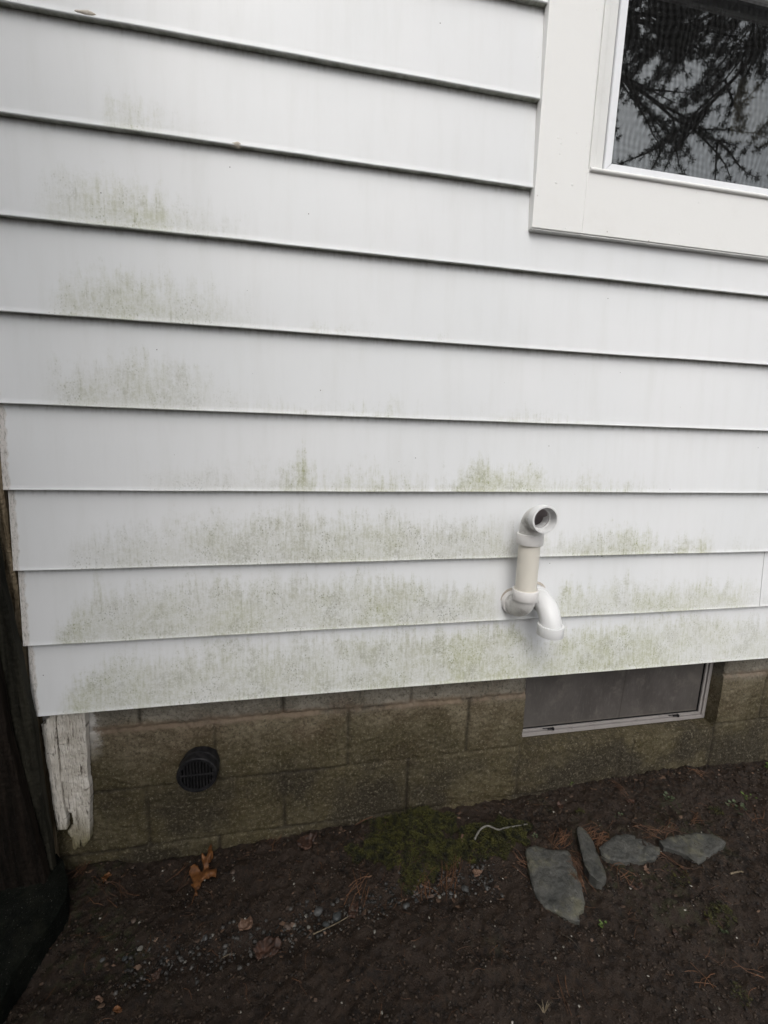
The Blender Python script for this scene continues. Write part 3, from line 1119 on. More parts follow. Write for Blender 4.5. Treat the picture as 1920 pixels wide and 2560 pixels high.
def mitred(x0, x1, z0, z1, wd, y0, y1):
    """picture frame of four mitred bars"""
    bms = []
    P = [(x0, z0), (x1, z0), (x1, z1), (x0, z1)]
    Q = [(x0 + wd, z0 + wd), (x1 - wd, z0 + wd), (x1 - wd, z1 - wd), (x0 + wd, z1 - wd)]
    for i in range(4):
        j = (i + 1) % 4
        bm = bmesh.new()
        g_ = 0.00035
        c = Vector(((P[i][0] + P[j][0]) / 2, (P[i][1] + P[j][1]) / 2))
        q = []
        for (a, b) in (P[i], P[j], Q[j], Q[i]):
            v = Vector((a, b))
            d = (P[j][0] - P[i][0], P[j][1] - P[i][1])
            L = math.hypot(*d)
            t = 1 if ((v - c).x * d[0] + (v - c).y * d[1]) > 0 else -1
            q.append((a - t * d[0] / L * g_, b - t * d[1] / L * g_))
        f = [bm.verts.new((a, y0, b)) for a, b in q]
        b_ = [bm.verts.new((a, y1, b)) for a, b in q]
        bm.faces.new(f)
        bm.faces.new(b_[::-1])
        for k in range(4):
            bm.faces.new((f[k], b_[k], b_[(k + 1) % 4], f[(k + 1) % 4]))
        bmesh.ops.recalc_face_normals(bm, faces=bm.faces)
        bmesh.ops.bevel(bm, geom=list(bm.edges), offset=0.0012, segments=2, affect='EDGES')
        bms.append(bm)
    return bms


for bm in mitred(0.7885, 1.7555, 0.6535, 1.1350, 0.0205, -0.0065, 0.010):
    obj('screen_frame', bm, M['screen_frame'], WN)
bm = bmesh.new()
fr_box(bm, 0.7876, 1.7565, 1.1365, 1.609, 0.032, -0.004, 0.022)
obj('upper_sash', bm, M['screen_frame'], WN)


def quad_obj(name, mat, parent, x0, x1, z0, z1, y, th=0.003):
    return boxm(name, mat, parent, x0, x1, y, y + th, z0, z1)


# screen cloth: a single woven sheet in the photo, a quad here
me = mesh_from('screen', [(0.8085, 0.002, 0.6735), (1.736, 0.002, 0.6735), (1.736, 0.002, 1.115), (0.8085, 0.002, 1.115)], [(0, 1, 2, 3)])
obj('insect_screen', me, M['screen'], WN)
me = mesh_from('pane', [(0.79, 0.024, 0.655), (1.755, 0.024, 0.655), (1.755, 0.024, 1.60), (0.79, 0.024, 1.60)], [(0, 1, 2, 3)])
obj('pane', me, M['glass'], WN)
# inner sash rails seen dimly through the glass
bm = bmesh.new()
box(bm, 0.79, 1.755, 0.045, 0.075, 1.078, 1.125, 0.002)
box(bm, 0.79, 1.755, 0.040, 0.052, 1.066, 1.074, 0.002)
obj('inner_rail', bm, M['wood_dark'], WN)
# room behind
bm = bmesh.new()
box(bm, 0.60, 2.2, 0.165, 1.8, 0.3, 2.2)
bmesh.ops.reverse_faces(bm, faces=bm.faces)
for f in list(bm.faces):
    if abs(f.calc_center_median().y - 0.165) < 1e-3:
        bm.faces.remove(f)
obj('room', bm, M['room'], house)
# curtain
n = 60
V, F = [], []
for i in range(n + 1):
    x = 1.315 + 0.44 * i / n
    yy = 0.145 + 0.006 * math.sin(i * 0.9)
    for z in (1.062, 0.885):
        V.append((x, yy, z))
        V.append((x, yy + 0.002, z))
for i in range(n):
    a = i * 4
    F += [(a, a + 2, a + 6, a + 4), (a + 1, a + 5, a + 7, a + 3), (a, a + 4, a + 5, a + 1), (a + 2, a + 3, a + 7, a + 6)]
cu = obj('curtain', mesh_from('curtain', V, F, True), M['curtain'])
tag(cu, 'beige curtain hanging inside behind the right part of the upper window', 'curtain')

# ================================================================== VENT PIPES
RP, RC = 0.0320, 0.0375


def arc(c, r, a0, a1, n, plane):
    out = []
    for i in range(n + 1):
        a = a0 + (a1 - a0) * i / n
        out.append(plane(c, r, a))
    return out


X1, Z1 = 0.6325, -0.5645
YR = -0.068
v1 = empty('vent_pipe', (X1, 0.01, Z1), 'vent pipe with cream riser rising from the siding to an open elbow facing out', 'pipe', 'vent pipes through the siding')
# lower elbow: out of the wall then up
R = 0.050
path = [Vector((X1, 0.012, Z1)), Vector((X1, YR + R, Z1))]
path += [Vector((X1, YR + R - R * math.sin(a), Z1 + R - R * math.cos(a))) for a in np.linspace(0.1, math.pi / 2, 14)]
path += [Vector((X1, YR, -0.5075))]
smooth(obj('lower_elbow', sweep(path, [RP + 0.0005] * len(path), 40), M['pvc_dirty'], v1))
# hub bead near wall
smooth(obj('collar', lathe([(0.0, RP), (0.0, RC), (0.020, RC + .0004), (0.0225, RC - .001), (0.0225, RP)], (X1, 0.010, Z1), (0, -1, 0)), M['pvc_worn'], v1), 40)
smooth(obj('collar', lathe([(0, RP), (0, RC - .001), (.0015, RC), (.0295, RC + .0006), (.031, RC - .0006), (.031, RP - .0005), (.020, RP - .0005)], (X1, YR, -0.527), (0, 0, 1)), M['pvc_worn'], v1), 40)
smooth(obj('glue_line', lathe([(0, RP), (0, RP + .0018), (.0016, RP + .0012), (.002, RP)], (X1, YR, -0.4961), (0, 0, 1)), M['pvc_cream'], v1))
smooth(obj('riser', lathe([(0, RP - .0015), (.15, RP - .0015)], (X1, YR, -0.505), (0, 0, 1)), M['pvc_cream'], v1))
# upper elbow with wall thickness
smooth(obj('collar', lathe([(.010, RP), (0, RP - .001), (0, RC - .0005), (.0012, RC), (.0288, RC), (.030, RC - .0006), (.031, RP)], (X1, YR, -0.3585), (0, 0, 1)), M['pvc_worn'], v1), 40)
ZU = -0.2745
R = 0.046
p = [Vector((X1, YR, -0.330)), Vector((X1, YR, ZU - R))]
p += [Vector((X1, YR - R + R * math.cos(a), ZU - R + R * math.sin(a))) for a in np.linspace(0.1, math.pi / 2, 14)]
yo = YR - R
bm = sweep(p, [RP + .0005] * len(p), 40)
smooth(obj('upper_elbow', bm, M['pvc_dirty'], v1))
Ro = RC + .0012
rt = lathe([(-.012, RP), (-.004, RP + .0015), (.000, Ro - .0005), (.0225, Ro), (.024, Ro - .001), (.0242, Ro - .0055), (.020, Ro - .0065), (-.004, Ro - .0072), (-.0045, RP - .0062), (-.03, RP - .0065)], (X1, yo - .001, ZU), (0, -1, 0), 48)
smooth(obj('socket', rt, M['pvc_white'], v1), 40)
# inner bore
R = 0.046
p = [Vector((X1, yo + .001, ZU))] + [Vector((X1, YR - R + R * math.cos(a), ZU - R + R * math.sin(a))) for a in np.linspace(math.pi / 2 - .1, 0.0, 12)] + [Vector((X1, YR, -0.42))]
smooth(obj('bore', sweep(p, [RP - .006] * len(p), 36), M['pvc_inside'], v1))
# moulded marks
for (dx, dy, dz, sx, sz) in ((-.0305, yo + .006, ZU + .001, .004, .0015), (-.024, -.052, Z1 + .012, .004, .0015)):
    bm = bmesh.new()
    box(bm, X1 + dx - .006, X1 + dx + sx, dy - .004, dy + .004, dz - .0012, dz + .0012, .0006)
    obj('moulding_mark', bm, M['pvc_white'], v1)
for o_ in (v1,):
    fl = lathe([(0, .0365), (0, .0455), (.003, .0450), (.0065, .0405), (.0070, .0370)], (X1, 0.012, Z1), (0, -1, 0), 40)
    for v in fl.verts:
        if v.co.z < Z1:
            v.co.z -= 0.001
    smooth(obj('wall_seal', fl, M['gasket'], o_), 40)
# dirty smudges stay in the material

X2, Z2 = 0.7075, -0.5465
YD = -0.096
v2 = empty('vent_pipe', (X2, 0.01, Z2), 'clean white vent elbow turned down beside the cream riser', 'pipe', 'vent pipes through the siding')
R = 0.066
p = [Vector((X2, 0.014, Z2)), Vector((X2, YD + R, Z2))]
p += [Vector((X2, YD + R - R * math.sin(a), Z2 - R + R * math.cos(a))) for a in np.linspace(0.06, math.pi / 2, 18)]
rad = [RP - .001] * len(p)
p += [Vector((X2, YD, Z2 - R - .012))]
rad += [RP - .001]
smooth(obj('elbow', sweep(p, rad, 44), M['pvc_white'], v2))
smooth(obj('collar', lathe([(0.0, RP - .001), (0.0, RC - .0005), (.0015, RC), (.0290, RC + .0008), (.0305, RC), (.0305, RC - .005), (.004, RC - .006)], (X2, YD, -0.5995), (0, 0, -1), 44), M['pvc_white'], v2), 40)
smooth(obj('collar', lathe([(0.0, RP - .001), (0.0, RC - .0005), (.018, RC), (.020, RC - .001), (.020, RP - .001)], (X2, -0.006, Z2), (0, -1, 0), 44), M['pvc_white'], v2), 40)
smooth(obj('wall_seal', lathe([(0, .0365), (0, .0450), (.0032, .0445), (.0068, .0400), (.0072, .0370)], (X2, 0.0125, Z2), (0, -1, 0), 40), M['gasket'], v2), 40)

# ================================================================== DRAIN OUTLET
pc = at(503, 1905, FY)
dr = empty('drain_outlet', pc, 'round black plastic drain outlet with slotted grate in the block wall', 'drain')
RD = 0.0565
smooth(obj('drain_pipe', lathe([(-.02, RD - .002), (0.0, RD - .002), (.022, RD - .002), (.0225, RD + .001), (.027, RD + .001), (.0275, RD), (.052, RD), (.0545, RD - .002), (.0545, RD - .005), (.045, RD - .006)], pc, (0, -1, 0), 48), M['black'], dr), 35)
yg = pc.y - 0.0515
bm = bmesh.new()
# grate: rim, middle bar and upright bars in two rows
RI = RD - .0065
lathe([(0, RI + .001), (.0025, RI + .001), (.0025, RI - .0045), (0, RI - .0045)], (pc.x, yg + .002, pc.z), (0, -1, 0), 48, bm)
box(bm, pc.x - RI + .003, pc.x + RI - .003, yg - .0008, yg + .003, pc.z - .0022, pc.z + .0022, .0006)
nb = 11
for i in range(nb):
    x = (i - (nb - 1) / 2) * 0.0088
    h = math.sqrt(max(0, (RI - .004) ** 2 - x * x))
    if h > .006:
        box(bm, pc.x + x - .0019, pc.x + x + .0019, yg, yg + .0045, pc.z + .003, pc.z + h - .001, .0006)
        box(bm, pc.x + x - .0019, pc.x + x + .0019, yg, yg + .0045, pc.z - h + .001, pc.z - .003, .0006)
obj('grate', bm, M['black'], dr)
smooth(obj('drain_inside', lathe([(0, RI + .0008), (.03, RI + .0008)], (pc.x, yg + .006, pc.z), (0, 1, 0), 32), M['void'], dr))
bm = bmesh.new()
bmesh.ops.create_circle(bm, cap_ends=True, radius=RI, segments=32)
for v in bm.verts:
    v.co = Vector((pc.x + v.co.x, yg + .034, pc.z + v.co.y))
obj('drain_back', bm, M['void'], dr)

# ================================================================== FENCE AT THE LEFT
post = poly_slab(jag([(-0.86, -1.45), (-0.7315, -1.45), (-0.7300, -0.8), (-0.7335, 0.2), (-0.7330, 1.2), (-0.86, 1.2)], 0.03, 0.0012, 9), 0.004, wood_relief(140, 0.003), 0.09, to_wall(0.014))
po = obj('fence_post', post, M['wood_nat'], fixn=True)
tag(po, 'brown split wooden post standing tight against the end of the siding', 'post')
gb = [(-60, 1050), (0, 1452), (40, 1622), (66, 1750), (80, 1809), (88, 1880), (98, 1953), (108, 2020), (122, 2104), (134, 2200), (140, 2260), (-90, 2260), (-150, 1050)]
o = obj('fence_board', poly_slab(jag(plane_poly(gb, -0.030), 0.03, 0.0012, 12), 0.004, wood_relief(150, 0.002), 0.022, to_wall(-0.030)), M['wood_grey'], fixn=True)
tag(o, 'grey weathered board leaning against the brown post', 'board', 'old boards at the left corner')
db = [(-100, 1150), (-22, 1620), (19, 1850), (48, 1960), (72, 2050), (101, 2158), (120, 2240), (-80, 2240), (-160, 1150)]
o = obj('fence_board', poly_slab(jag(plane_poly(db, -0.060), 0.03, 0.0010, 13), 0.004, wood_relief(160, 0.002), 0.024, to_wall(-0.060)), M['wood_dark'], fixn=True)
tag(o, 'dark brown board nearest the left edge, in front of the grey one', 'board', 'old boards at the left corner')
# unseen run of planks added beyond these boards, tall to shade the left wall
fe = empty('shade_fence', (-0.93, -1.0, -1.35), 'unseen dark plank screen added at the left to shade the house wall', 'shade_fence')
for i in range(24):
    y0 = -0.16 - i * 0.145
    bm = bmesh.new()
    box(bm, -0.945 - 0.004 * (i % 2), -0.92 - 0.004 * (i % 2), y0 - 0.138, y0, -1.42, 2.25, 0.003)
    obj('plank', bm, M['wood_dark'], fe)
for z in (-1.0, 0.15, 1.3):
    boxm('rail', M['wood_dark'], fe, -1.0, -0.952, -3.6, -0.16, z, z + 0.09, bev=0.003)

# dark slab in the corner
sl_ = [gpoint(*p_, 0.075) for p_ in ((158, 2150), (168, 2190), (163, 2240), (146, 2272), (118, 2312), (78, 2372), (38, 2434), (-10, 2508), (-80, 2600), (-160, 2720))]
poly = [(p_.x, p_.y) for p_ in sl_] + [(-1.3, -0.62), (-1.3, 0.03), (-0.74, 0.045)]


def gtop(dz, rough=0.002, seed=200, bevel=0.006, tilt=(0, 0)):
    def f(u, v, d):
        return dz + rough * fbm(u, v, 14, 4, seed) + rough * 0.5 * fbm(u, v, 90, 3, seed + 4) - bevel * np.exp(-(d / (bevel * 1.1)) ** 2) + tilt[0] * (u - u.mean()) + tilt[1] * (v - v.mean())
    return f


def on_ground(z0):
    return lambda V: np.stack([V[:, 0], V[:, 1], z0 + V[:, 2]], 1)


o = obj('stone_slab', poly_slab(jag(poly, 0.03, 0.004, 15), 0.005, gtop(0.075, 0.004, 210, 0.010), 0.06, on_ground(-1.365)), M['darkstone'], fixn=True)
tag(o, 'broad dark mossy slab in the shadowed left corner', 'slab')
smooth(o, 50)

# ================================================================== FLAT STONES
def c5(u, v):
    return (1250 + u / 2.476, 1600 + v / 2.476)


stones = [
    ([(160, 1295), (180, 1278), (215, 1275), (330, 1290), (420, 1300), (465, 1370), (500, 1480), (525, 1620), (520, 1670), (485, 1680), (495, 1745), (420, 1715), (350, 1670), (280, 1640), (240, 1590), (200, 1510), (170, 1400)], .015, (0, .05), 'largest slate, a long pointed slab beside the moss', 220),
    ([(480, 1140), (500, 1125), (540, 1165), (580, 1230), (600, 1290), (625, 1360), (655, 1420), (660, 1470), (635, 1515), (600, 1510), (550, 1475), (520, 1420), (510, 1350), (490, 1250), (478, 1190)], .020, (-.25, 0), 'narrow upright sliver of slate between two broader slates', 230),
    ([(610, 1290), (660, 1240), (720, 1205), (780, 1185), (830, 1190), (900, 1220), (990, 1275), (990, 1320), (965, 1350), (900, 1365), (780, 1375), (700, 1370), (650, 1355), (625, 1330)], .013, (0, .03), 'smooth oval slate in the middle of the row, right of the narrow sliver', 240),
    ([(985, 1250), (1050, 1205), (1150, 1185), (1230, 1178), (1300, 1185), (1350, 1212), (1400, 1255), (1380, 1285), (1300, 1330), (1230, 1372), (1150, 1335), (1060, 1310), (1010, 1285)], .013, (0, .03), 'rightmost slate, half sunk in the soil', 250),
]
for pts, dz, tl, lab, sd in stones:
    P3 = [gpoint(*c5(*p_), dz) for p_ in pts]
    z0 = sum(float(gheight(p_.x, p_.y)) for p_ in P3) / len(P3)
    me = poly_slab(jag([(p_.x, p_.y) for p_ in P3], 0.012, 0.0016, sd), 0.003, gtop(dz, 0.0026, sd, 0.0035, tl), 0.03, on_ground(z0))
    o = obj('flat_stone', me, M['slate'], fixn=True)
    smooth(o, 50)
    tag(o, lab, 'stone', 'slates laid on the soil')


# ================================================================== MOSS
def in_moss(x, y):
    a = ((x - 0.325) / 0.155) ** 2 + ((y + 0.045) / 0.115) ** 2
    b = ((x - 0.575) / 0.135) ** 2 + ((y + 0.09) / 0.062) ** 2
    w_ = 0.55 * fbm(x, y, 17, 4, 300)
    return np.minimum(a, b) + w_


V, F = [], []
n_t = 0
cand = rng.random((34000, 2)) * [0.70, 0.26] + [0.06, -0.21]
val = in_moss(cand[:, 0], cand[:, 1])
cl = fbm(cand[:, 0], cand[:, 1], 30, 2, 310)
keep = (val < 1.12) & (cand[:, 1] < 0.045) & (rng.random(len(cand)) < 0.75 + 0.4 * cl)
# a few thin outlying patches
out = []
for (px, py, r, n) in ((1790, 2030, .018, 70), (1800, 2290, .03, 160), (1690, 2195, .03, 70), (1450, 2030, .012, 30), (1850, 2490, .02, 40)):
    c0 = gpoint(px, py)
    for _ in range(n):
        a, q_ = random.uniform(0, 6.28), r * math.sqrt(random.random())
        out.append((c0.x + math.cos(a) * q_ * 1.3, c0.y + math.sin(a) * q_))
pts = np.concatenate([cand[keep], np.array(out)])
gz = gheight(pts[:, 0], pts[:, 1])
for (x, y), z in zip(pts, gz):
    s_ = random.uniform(.003, .0065)
    h = random.uniform(.001, .016) * (1.2 if in_moss(np.array([x]), np.array([y]))[0] < .7 else .5)
    c0 = Vector((x, y, z + h))
    k = 6
    a0 = random.uniform(0, 6.28)
    for j in range(k):
        a = a0 + j * 6.283 / k + random.uniform(-.2, .2)
        d = Vector((math.cos(a), math.sin(a), random.uniform(.25, .9))).normalized()
        sd_ = Vector((-math.sin(a), math.cos(a), 0)) * s_ * .2
        b = len(V)
        V += [c0 - sd_, c0 + sd_, c0 + d * s_]
        F.append((b, b + 1, b + 2))
mo = obj('moss', mesh_from('moss', [tuple(v) for v in V], np.array(F)), M['moss'])
tag(mo, 'low dark green moss cushion growing against the foundation', 'moss', kind='stuff')

# ================================================================== LITTER
ICO = bmesh.new()
bmesh.ops.create_icosphere(ICO, subdivisions=1, radius=1.0)
IV = np.array([v.co[:] for v in ICO.verts])
IF = np.array([[v.index for v in f.verts] for f in ICO.faces])
ICO.free()


def scatter_rocks(name, pts, sizes, mat, sink=0.3, flat=0.7, elong=1.5):
    n = len(pts)
    ang = rng.random(n) * 6.283
    sx = sizes * (1 + (elong - 1) * rng.random(n))
    sy = sizes
    sz = sizes * (flat * (0.6 + 0.6 * rng.random(n)))
    B = IV[None] * (1 + 0.28 * (rng.random((n, len(IV), 1)) * 2 - 1))
    X = B[..., 0] * sx[:, None]
    Y = B[..., 1] * sy[:, None]
    Z = B[..., 2] * sz[:, None]
    c_, s_ = np.cos(ang)[:, None], np.sin(ang)[:, None]
    Xr, Yr = X * c_ - Y * s_, X * s_ + Y * c_
    gz = gheight(pts[:, 0], pts[:, 1]) + 0.002
    Vv = np.stack([Xr + pts[:, :1], Yr + pts[:, 1:2], Z + (gz + sz * (1 - 2 * sink))[:, None]], -1).reshape(-1, 3)
    Ff = (IF[None] + (np.arange(n) * len(IV))[:, None, None]).reshape(-1, 3)
    return obj(name, mesh_from(name, Vv, Ff), mat)


n = 26000
P = np.column_stack([rng.random(n) * 2.75 - 0.80, 0.045 - rng.random(n) ** 1.05 * 0.85])
sz = rng.random(n) ** 2.6 * 0.0036 + 0.0008
o = scatter_rocks('soil_crumbs', P, sz, M['crumb'])
tag(o, 'loose dark crumbs of soil scattered over the bed', 'soil', kind='stuff')
n = 800
P = np.column_stack([rng.random(n) * 2.75 - 0.80, 0.045 - rng.random(n) * 0.80])
xq = -0.45 + rng.random(900) * 1.0
Pq = np.column_stack([xq, -0.215 + 0.03 * np.sin(xq * 3.1) + rng.normal(0, 0.024, 900)])
P = np.concatenate([P, Pq])
sz = np.concatenate([rng.random(800) ** 4 * 0.0030 + 0.0006, rng.random(900) ** 2 * 0.0045 + 0.0010])
o = scatter_rocks('grit', P[:800], sz[:800], M['grit'], 0.25)
tag(o, 'tiny pale specks of grit scattered on the dark soil', 'grit', kind='stuff')
o = scatter_rocks('gravel', P[800:], sz[800:], M['pebble'], 0.25)
tag(o, 'fine washed gravel lying in the drip line', 'gravel', kind='stuff')

# larger pebbles one by one along the drip line
PEB = [(513, 2342, 15, 'grey'), (530, 2336, 9, 'pale'), (350, 2370, 13, 'pale'), (372, 2374, 8, 'grey'), (256, 2398, 12, 'grey'), (312, 2395, 14, 'dark'),
       (796, 2278, 22, 'grey'), (765, 2288, 9, 'pale'), (842, 2292, 26, 'dark'), (815, 2310, 16, 'dark'), (880, 2275, 19, 'brown'), (772, 2316, 9, 'pale'), (718, 2316, 20, 'brown'), (735, 2312, 12, 'pale'),
       (1016, 2264, 17, 'grey'), (1128, 2233, 13, 'grey'), (1138, 2238, 9, 'pale'), (1163, 2222, 18, 'grey'), (1218, 2219, 14, 'grey'), (1098, 2240, 10, 'pale'), (1183, 2200, 9, 'brown'), (1040, 2250, 12, 'dark'), (937, 2328, 9, 'pale'),
       (334, 2300, 14, 'brown'), (332, 2167, 10, 'brown'), (582, 2178, 12, 'brown'), (462, 2404, 9, 'pale')]
MP = {'grey': mat_simple('grey_pebble', (0.04, 0.04, 0.039), (0.07, 0.07, 0.068), 90, 0.5), 'pale': mat_simple('pale_pebble', (0.11, 0.105, 0.09), (0.18, 0.17, 0.15), 90, 0.5),
      'dark': mat_simple('dark_pebble', (0.022, 0.025, 0.026), (0.045, 0.048, 0.048), 90, 0.45), 'brown': mat_simple('brown_pebble', (0.05, 0.035, 0.026), (0.09, 0.065, 0.05), 90, 0.55)}
zone = lambda px: 'left of the oval pale leaf' if px < 600 else ('near the oval pale leaf' if px < 950 else 'below the moss')
for i, (px, py, w_, kd) in enumerate(PEB):
    p = gpoint(px, py, 0.004)
    depth = (p - CAM).dot(FW)
    r = w_ / FPX * depth / 2
    bm = bmesh.new()
    bmesh.ops.create_icosphere(bm, subdivisions=2, radius=1)
    rr = random.Random(i + 50)
    ax = [Vector((rr.gauss(0, 1), rr.gauss(0, 1), rr.gauss(0, 1))).normalized() for _ in range(5)]
    rot = rr.uniform(0, 6.28)
    for v in bm.verts:
        c0 = v.co.copy()
        for a in ax:                                  # facets
            d = c0.dot(a)
            if d > 0.72:
                c0 -= a * (d - 0.72) * 0.9
        c0.x *= r * 1.15
        c0.y *= r * 0.95
        c0.z *= r * 0.6
        v.co = Matrix.Rotation(rot, 3, 'Z') @ c0 + Vector((p.x, p.y, float(gheight(p.x, p.y)) + r * .32))
    o = obj('pebble', bm, MP[kd])
    smooth(o, 35)
    side = 'foremost' if py > 2330 else ''
    tag(o, f'{kd} pebble in the drip line {zone(px)}', 'pebble', f'{kd} pebbles {zone(px)}')


# ---- leaves
def leaf(outline, label, mat, curl=0.01, lift=0.004, stem=None, seed=1, group=None):
    outline = jag(outline, 3.0, 1.1, seed)
    P3 = [gpoint(px, py, lift) for (px, py) in outline]
    z0 = sum(p_.z for p_ in P3) / len(P3)
    poly = np.array([(p_.x, p_.y) for p_ in P3])
    cx_, cy_ = poly.mean(0)
    sp = max(np.ptp(poly[:, 0]), np.ptp(poly[:, 1]))
    res = max(sp / 70, 0.0008)

    def f(u, v, d):
        return curl * (((u - cx_) / sp) ** 2 + ((v - cy_) / sp) ** 2) * 2.2 + 0.14 * sp * fbm(u, v, 2.4 / sp, 3, seed) - 0.0004 * np.exp(-(d / .002) ** 2)
    me = poly_slab(poly, res, f, -0.0, lambda V: np.stack([V[:, 0], V[:, 1], z0 + V[:, 2]], 1))
    # thin solid leaf: both faces follow the curl
    b = bmesh.new()
    b.from_mesh(me)
    dele = [v for v in b.verts if abs(v.co.z - z0) < 1e-9 and all(len(e.link_faces) <= 2 for e in v.link_edges)]
    b.free()
    o = obj('leaf', me, mat)
    smooth(o)
    if stem:
        A_, B_ = gpoint(*stem[0], lift), gpoint(*stem[1], 0.001)
        bm = sweep([A_, A_.lerp(B_, .5) + Vector((0, 0, .003)), B_], [.0009, .0007, .0005], 6)
        obj('stem', bm, mat, o)
    tag(o, label, 'leaf', group)
    return o


def leaf_me(outline, curl, lift, seed):
    pass


oak = [(665, 350), (610, 430), (600, 530), (570, 580), (530, 560), (490, 510), (490, 600), (530, 690), (500, 750), (450, 740), (370, 690), (330, 690), (280, 720), (245, 820), (300, 880), (335, 980), (300, 1020), (255, 1010), (320, 1050), (360, 1070), (350, 1160), (400, 1190), (410, 1150), (385, 1080), (440, 1030), (480, 940), (540, 880), (640, 840), (750, 830), (770, 720), (700, 760), (610, 770), (620, 680), (600, 640), (650, 570), (710, 500), (680, 470), (685, 390)]
oak = [(440 + u / 7.54, 2080 + v / 7.54) for u, v in oak]
leaf(oak, 'bright orange lobed oak leaf on the soil below the drain outlet', M['leaf_orange'], .02, .012, ((487, 2236), (479, 2262)), 401)


def blob(cx_, cy_, a, b, rot, n=14, rough=.18, seed=0):
    r = random.Random(seed)
    out = []
    for i in range(n):
        t = 6.283 * i / n
        k = 1 + r.uniform(-rough, rough)
        x, y = a * math.cos(t) * k, b * math.sin(t) * k
        out.append((cx_ + x * math.cos(rot) - y * math.sin(rot), cy_ + x * math.sin(rot) + y * math.cos(rot)))
    return out


leaf([(742, 2108), (752, 2094), (770, 2086), (792, 2087), (786, 2100), (778, 2118), (760, 2122), (745, 2117)], 'curled brown leaf close to the foundation left of the moss', M['leaf_brown'], .02, .008, None, 402)
leaf([(254, 2196), (262, 2184), (272, 2176), (281, 2190), (270, 2198), (258, 2205)], 'small orange leaf scrap near the left end of the foundation', M['leaf_orange'], .01, .006, None, 403)
leaf(blob(614, 2314, 20, 14, -.5, 16, .06, 3), 'smooth oval pinkish leaf lying in the drip line', M['leaf_pink'], .02, .006, None, 404)
leaf([(634, 2385), (650, 2360), (672, 2350), (690, 2352), (704, 2358), (696, 2375), (680, 2386), (658, 2396), (642, 2396)], 'crumpled dark red brown leaf in front of the drip line', M['leaf_brown'], .02, .007, None, 405)
leaf([(1180, 2180), (1192, 2172), (1206, 2178), (1200, 2190), (1186, 2192)], 'torn tan leaf scrap just below the moss', M['leaf_pink'], .01, .006, None, 406)
leaf([(1608, 2166), (1614, 2160), (1622, 2172), (1626, 2184), (1620, 2188), (1612, 2176)], 'slim tan leaf below the oval slate', M['leaf_pink'], .01, .005, None, 407)
leaf(blob(883, 2276, 12, 22, .4, 10, .15, 8), 'brown leaf among the pebbles at the drip line', M['leaf_brown'], .01, .006, None, 408)
leaf(blob(1156, 2096, 5, 9, .1, 8, .2, 9), 'tiny pale leaf scrap resting on the moss', M['leaf_pink'], .004, .014, None, 409)
leaf(blob(249, 2498, 10, 7, .2, 9, .2, 10), 'small tan leaf scrap at the lower left of the soil', M['leaf_pink'], .006, .005, None, 410)
leaf(blob(294, 2524, 12, 7, -.3, 9, .25, 11), 'small rusty leaf scrap at the bottom edge of the soil', M['leaf_orange'], .006, .005, None, 411)
leaf(blob(1575, 2003, 12, 5, .1, 9, .2, 12), 'flat brown leaf scrap on the soil under the basement window', M['leaf_brown'], .006, .005, None, 412)
leaf(blob(1588, 2214, 20, 8, .15, 11, .25, 13), 'faded brown leaf scrap right of the narrow sliver of slate', M['leaf_brown'], .006, .004, None, 413)
leaf(blob(1690, 2335, 16, 5, .9, 9, .25, 14), 'long withered leaf on the open soil at the lower right', M['leaf_brown'], .006, .004, None, 414)
leaf(blob(390, 2440, 14, 9, -.6, 9, .25, 15), 'dull brown leaf in the shadowed soil at lower left', M['leaf_brown'], .006, .004, None, 415)
leaf(blob(1400, 2013, 9, 6, .2, 8, .2, 16), 'small rusty leaf scrap on the soil left under the basement window', M['leaf_brown'], .006, .005, None, 416)


# ---- twigs
def tube_thing(name, px_pts, r0, r1, mat, label, cat, lift=.004, group=None):
    P3 = [gpoint(x, y, lift) for x, y in px_pts]
    # smooth it
    Q = []
    for i in range(len(P3) - 1):
        a = P3[max(i - 1, 0)]
        b, c0 = P3[i], P3[i + 1]
        d = P3[min(i + 2, len(P3) - 1)]
        for t in (0, .25, .5, .75):
            Q.append(.5 * ((2 * b) + (c0 - a) * t + (2 * a - 5 * b + 4 * c0 - d) * t * t + (3 * b - a - 3 * c0 + d) * t ** 3))
    Q.append(P3[-1])
    rad = [r0 + (r1 - r0) * i / (len(Q) - 1) for i in range(len(Q))]
    rad = [r * (1 + .12 * math.sin(i * 2.1)) for i, r in enumerate(rad)]
    o = obj(name, sweep(Q, rad, 8, True, True), mat)
    smooth(o)
    return tag(o, label, cat, group)


tube_thing('twig', [(1187, 2098), (1196, 2080), (1208, 2068), (1222, 2065), (1245, 2074), (1262, 2070), (1285, 2066), (1318, 2060)], .0034, .0020, M['twig'], 'crooked grey twig lying across the moss', 'twig', .018)
tube_thing('twig', [(1826, 2184), (1842, 2180), (1858, 2179)], .0026, .0022, M['straw'], 'short pale stub of stick right of the slates', 'stick', .004)
tube_thing('twig', [(782, 2336), (812, 2322), (842, 2308), (873, 2290)], .0018, .0009, M['straw'], 'thin straight straw coloured twig over the dark pebbles', 'twig', .01)
tube_thing('twig', [(1650, 2130), (1680, 2150), (1708, 2172), (1722, 2190)], .0022, .0012, M['needle'], 'brown twig curving from between the two right slates', 'twig', .006)
tube_thing('twig', [(556, 2395), (572, 2386), (590, 2384)], .0012, .0007, M['straw'], 'short thin twig in front of the crumpled leaf', 'twig', .005)
tube_thing('twig', [(414, 2206), (440, 2186), (468, 2164)], .0011, .0006, M['needle'], 'thin dark stalk leaning left of the oak leaf', 'twig', .008)
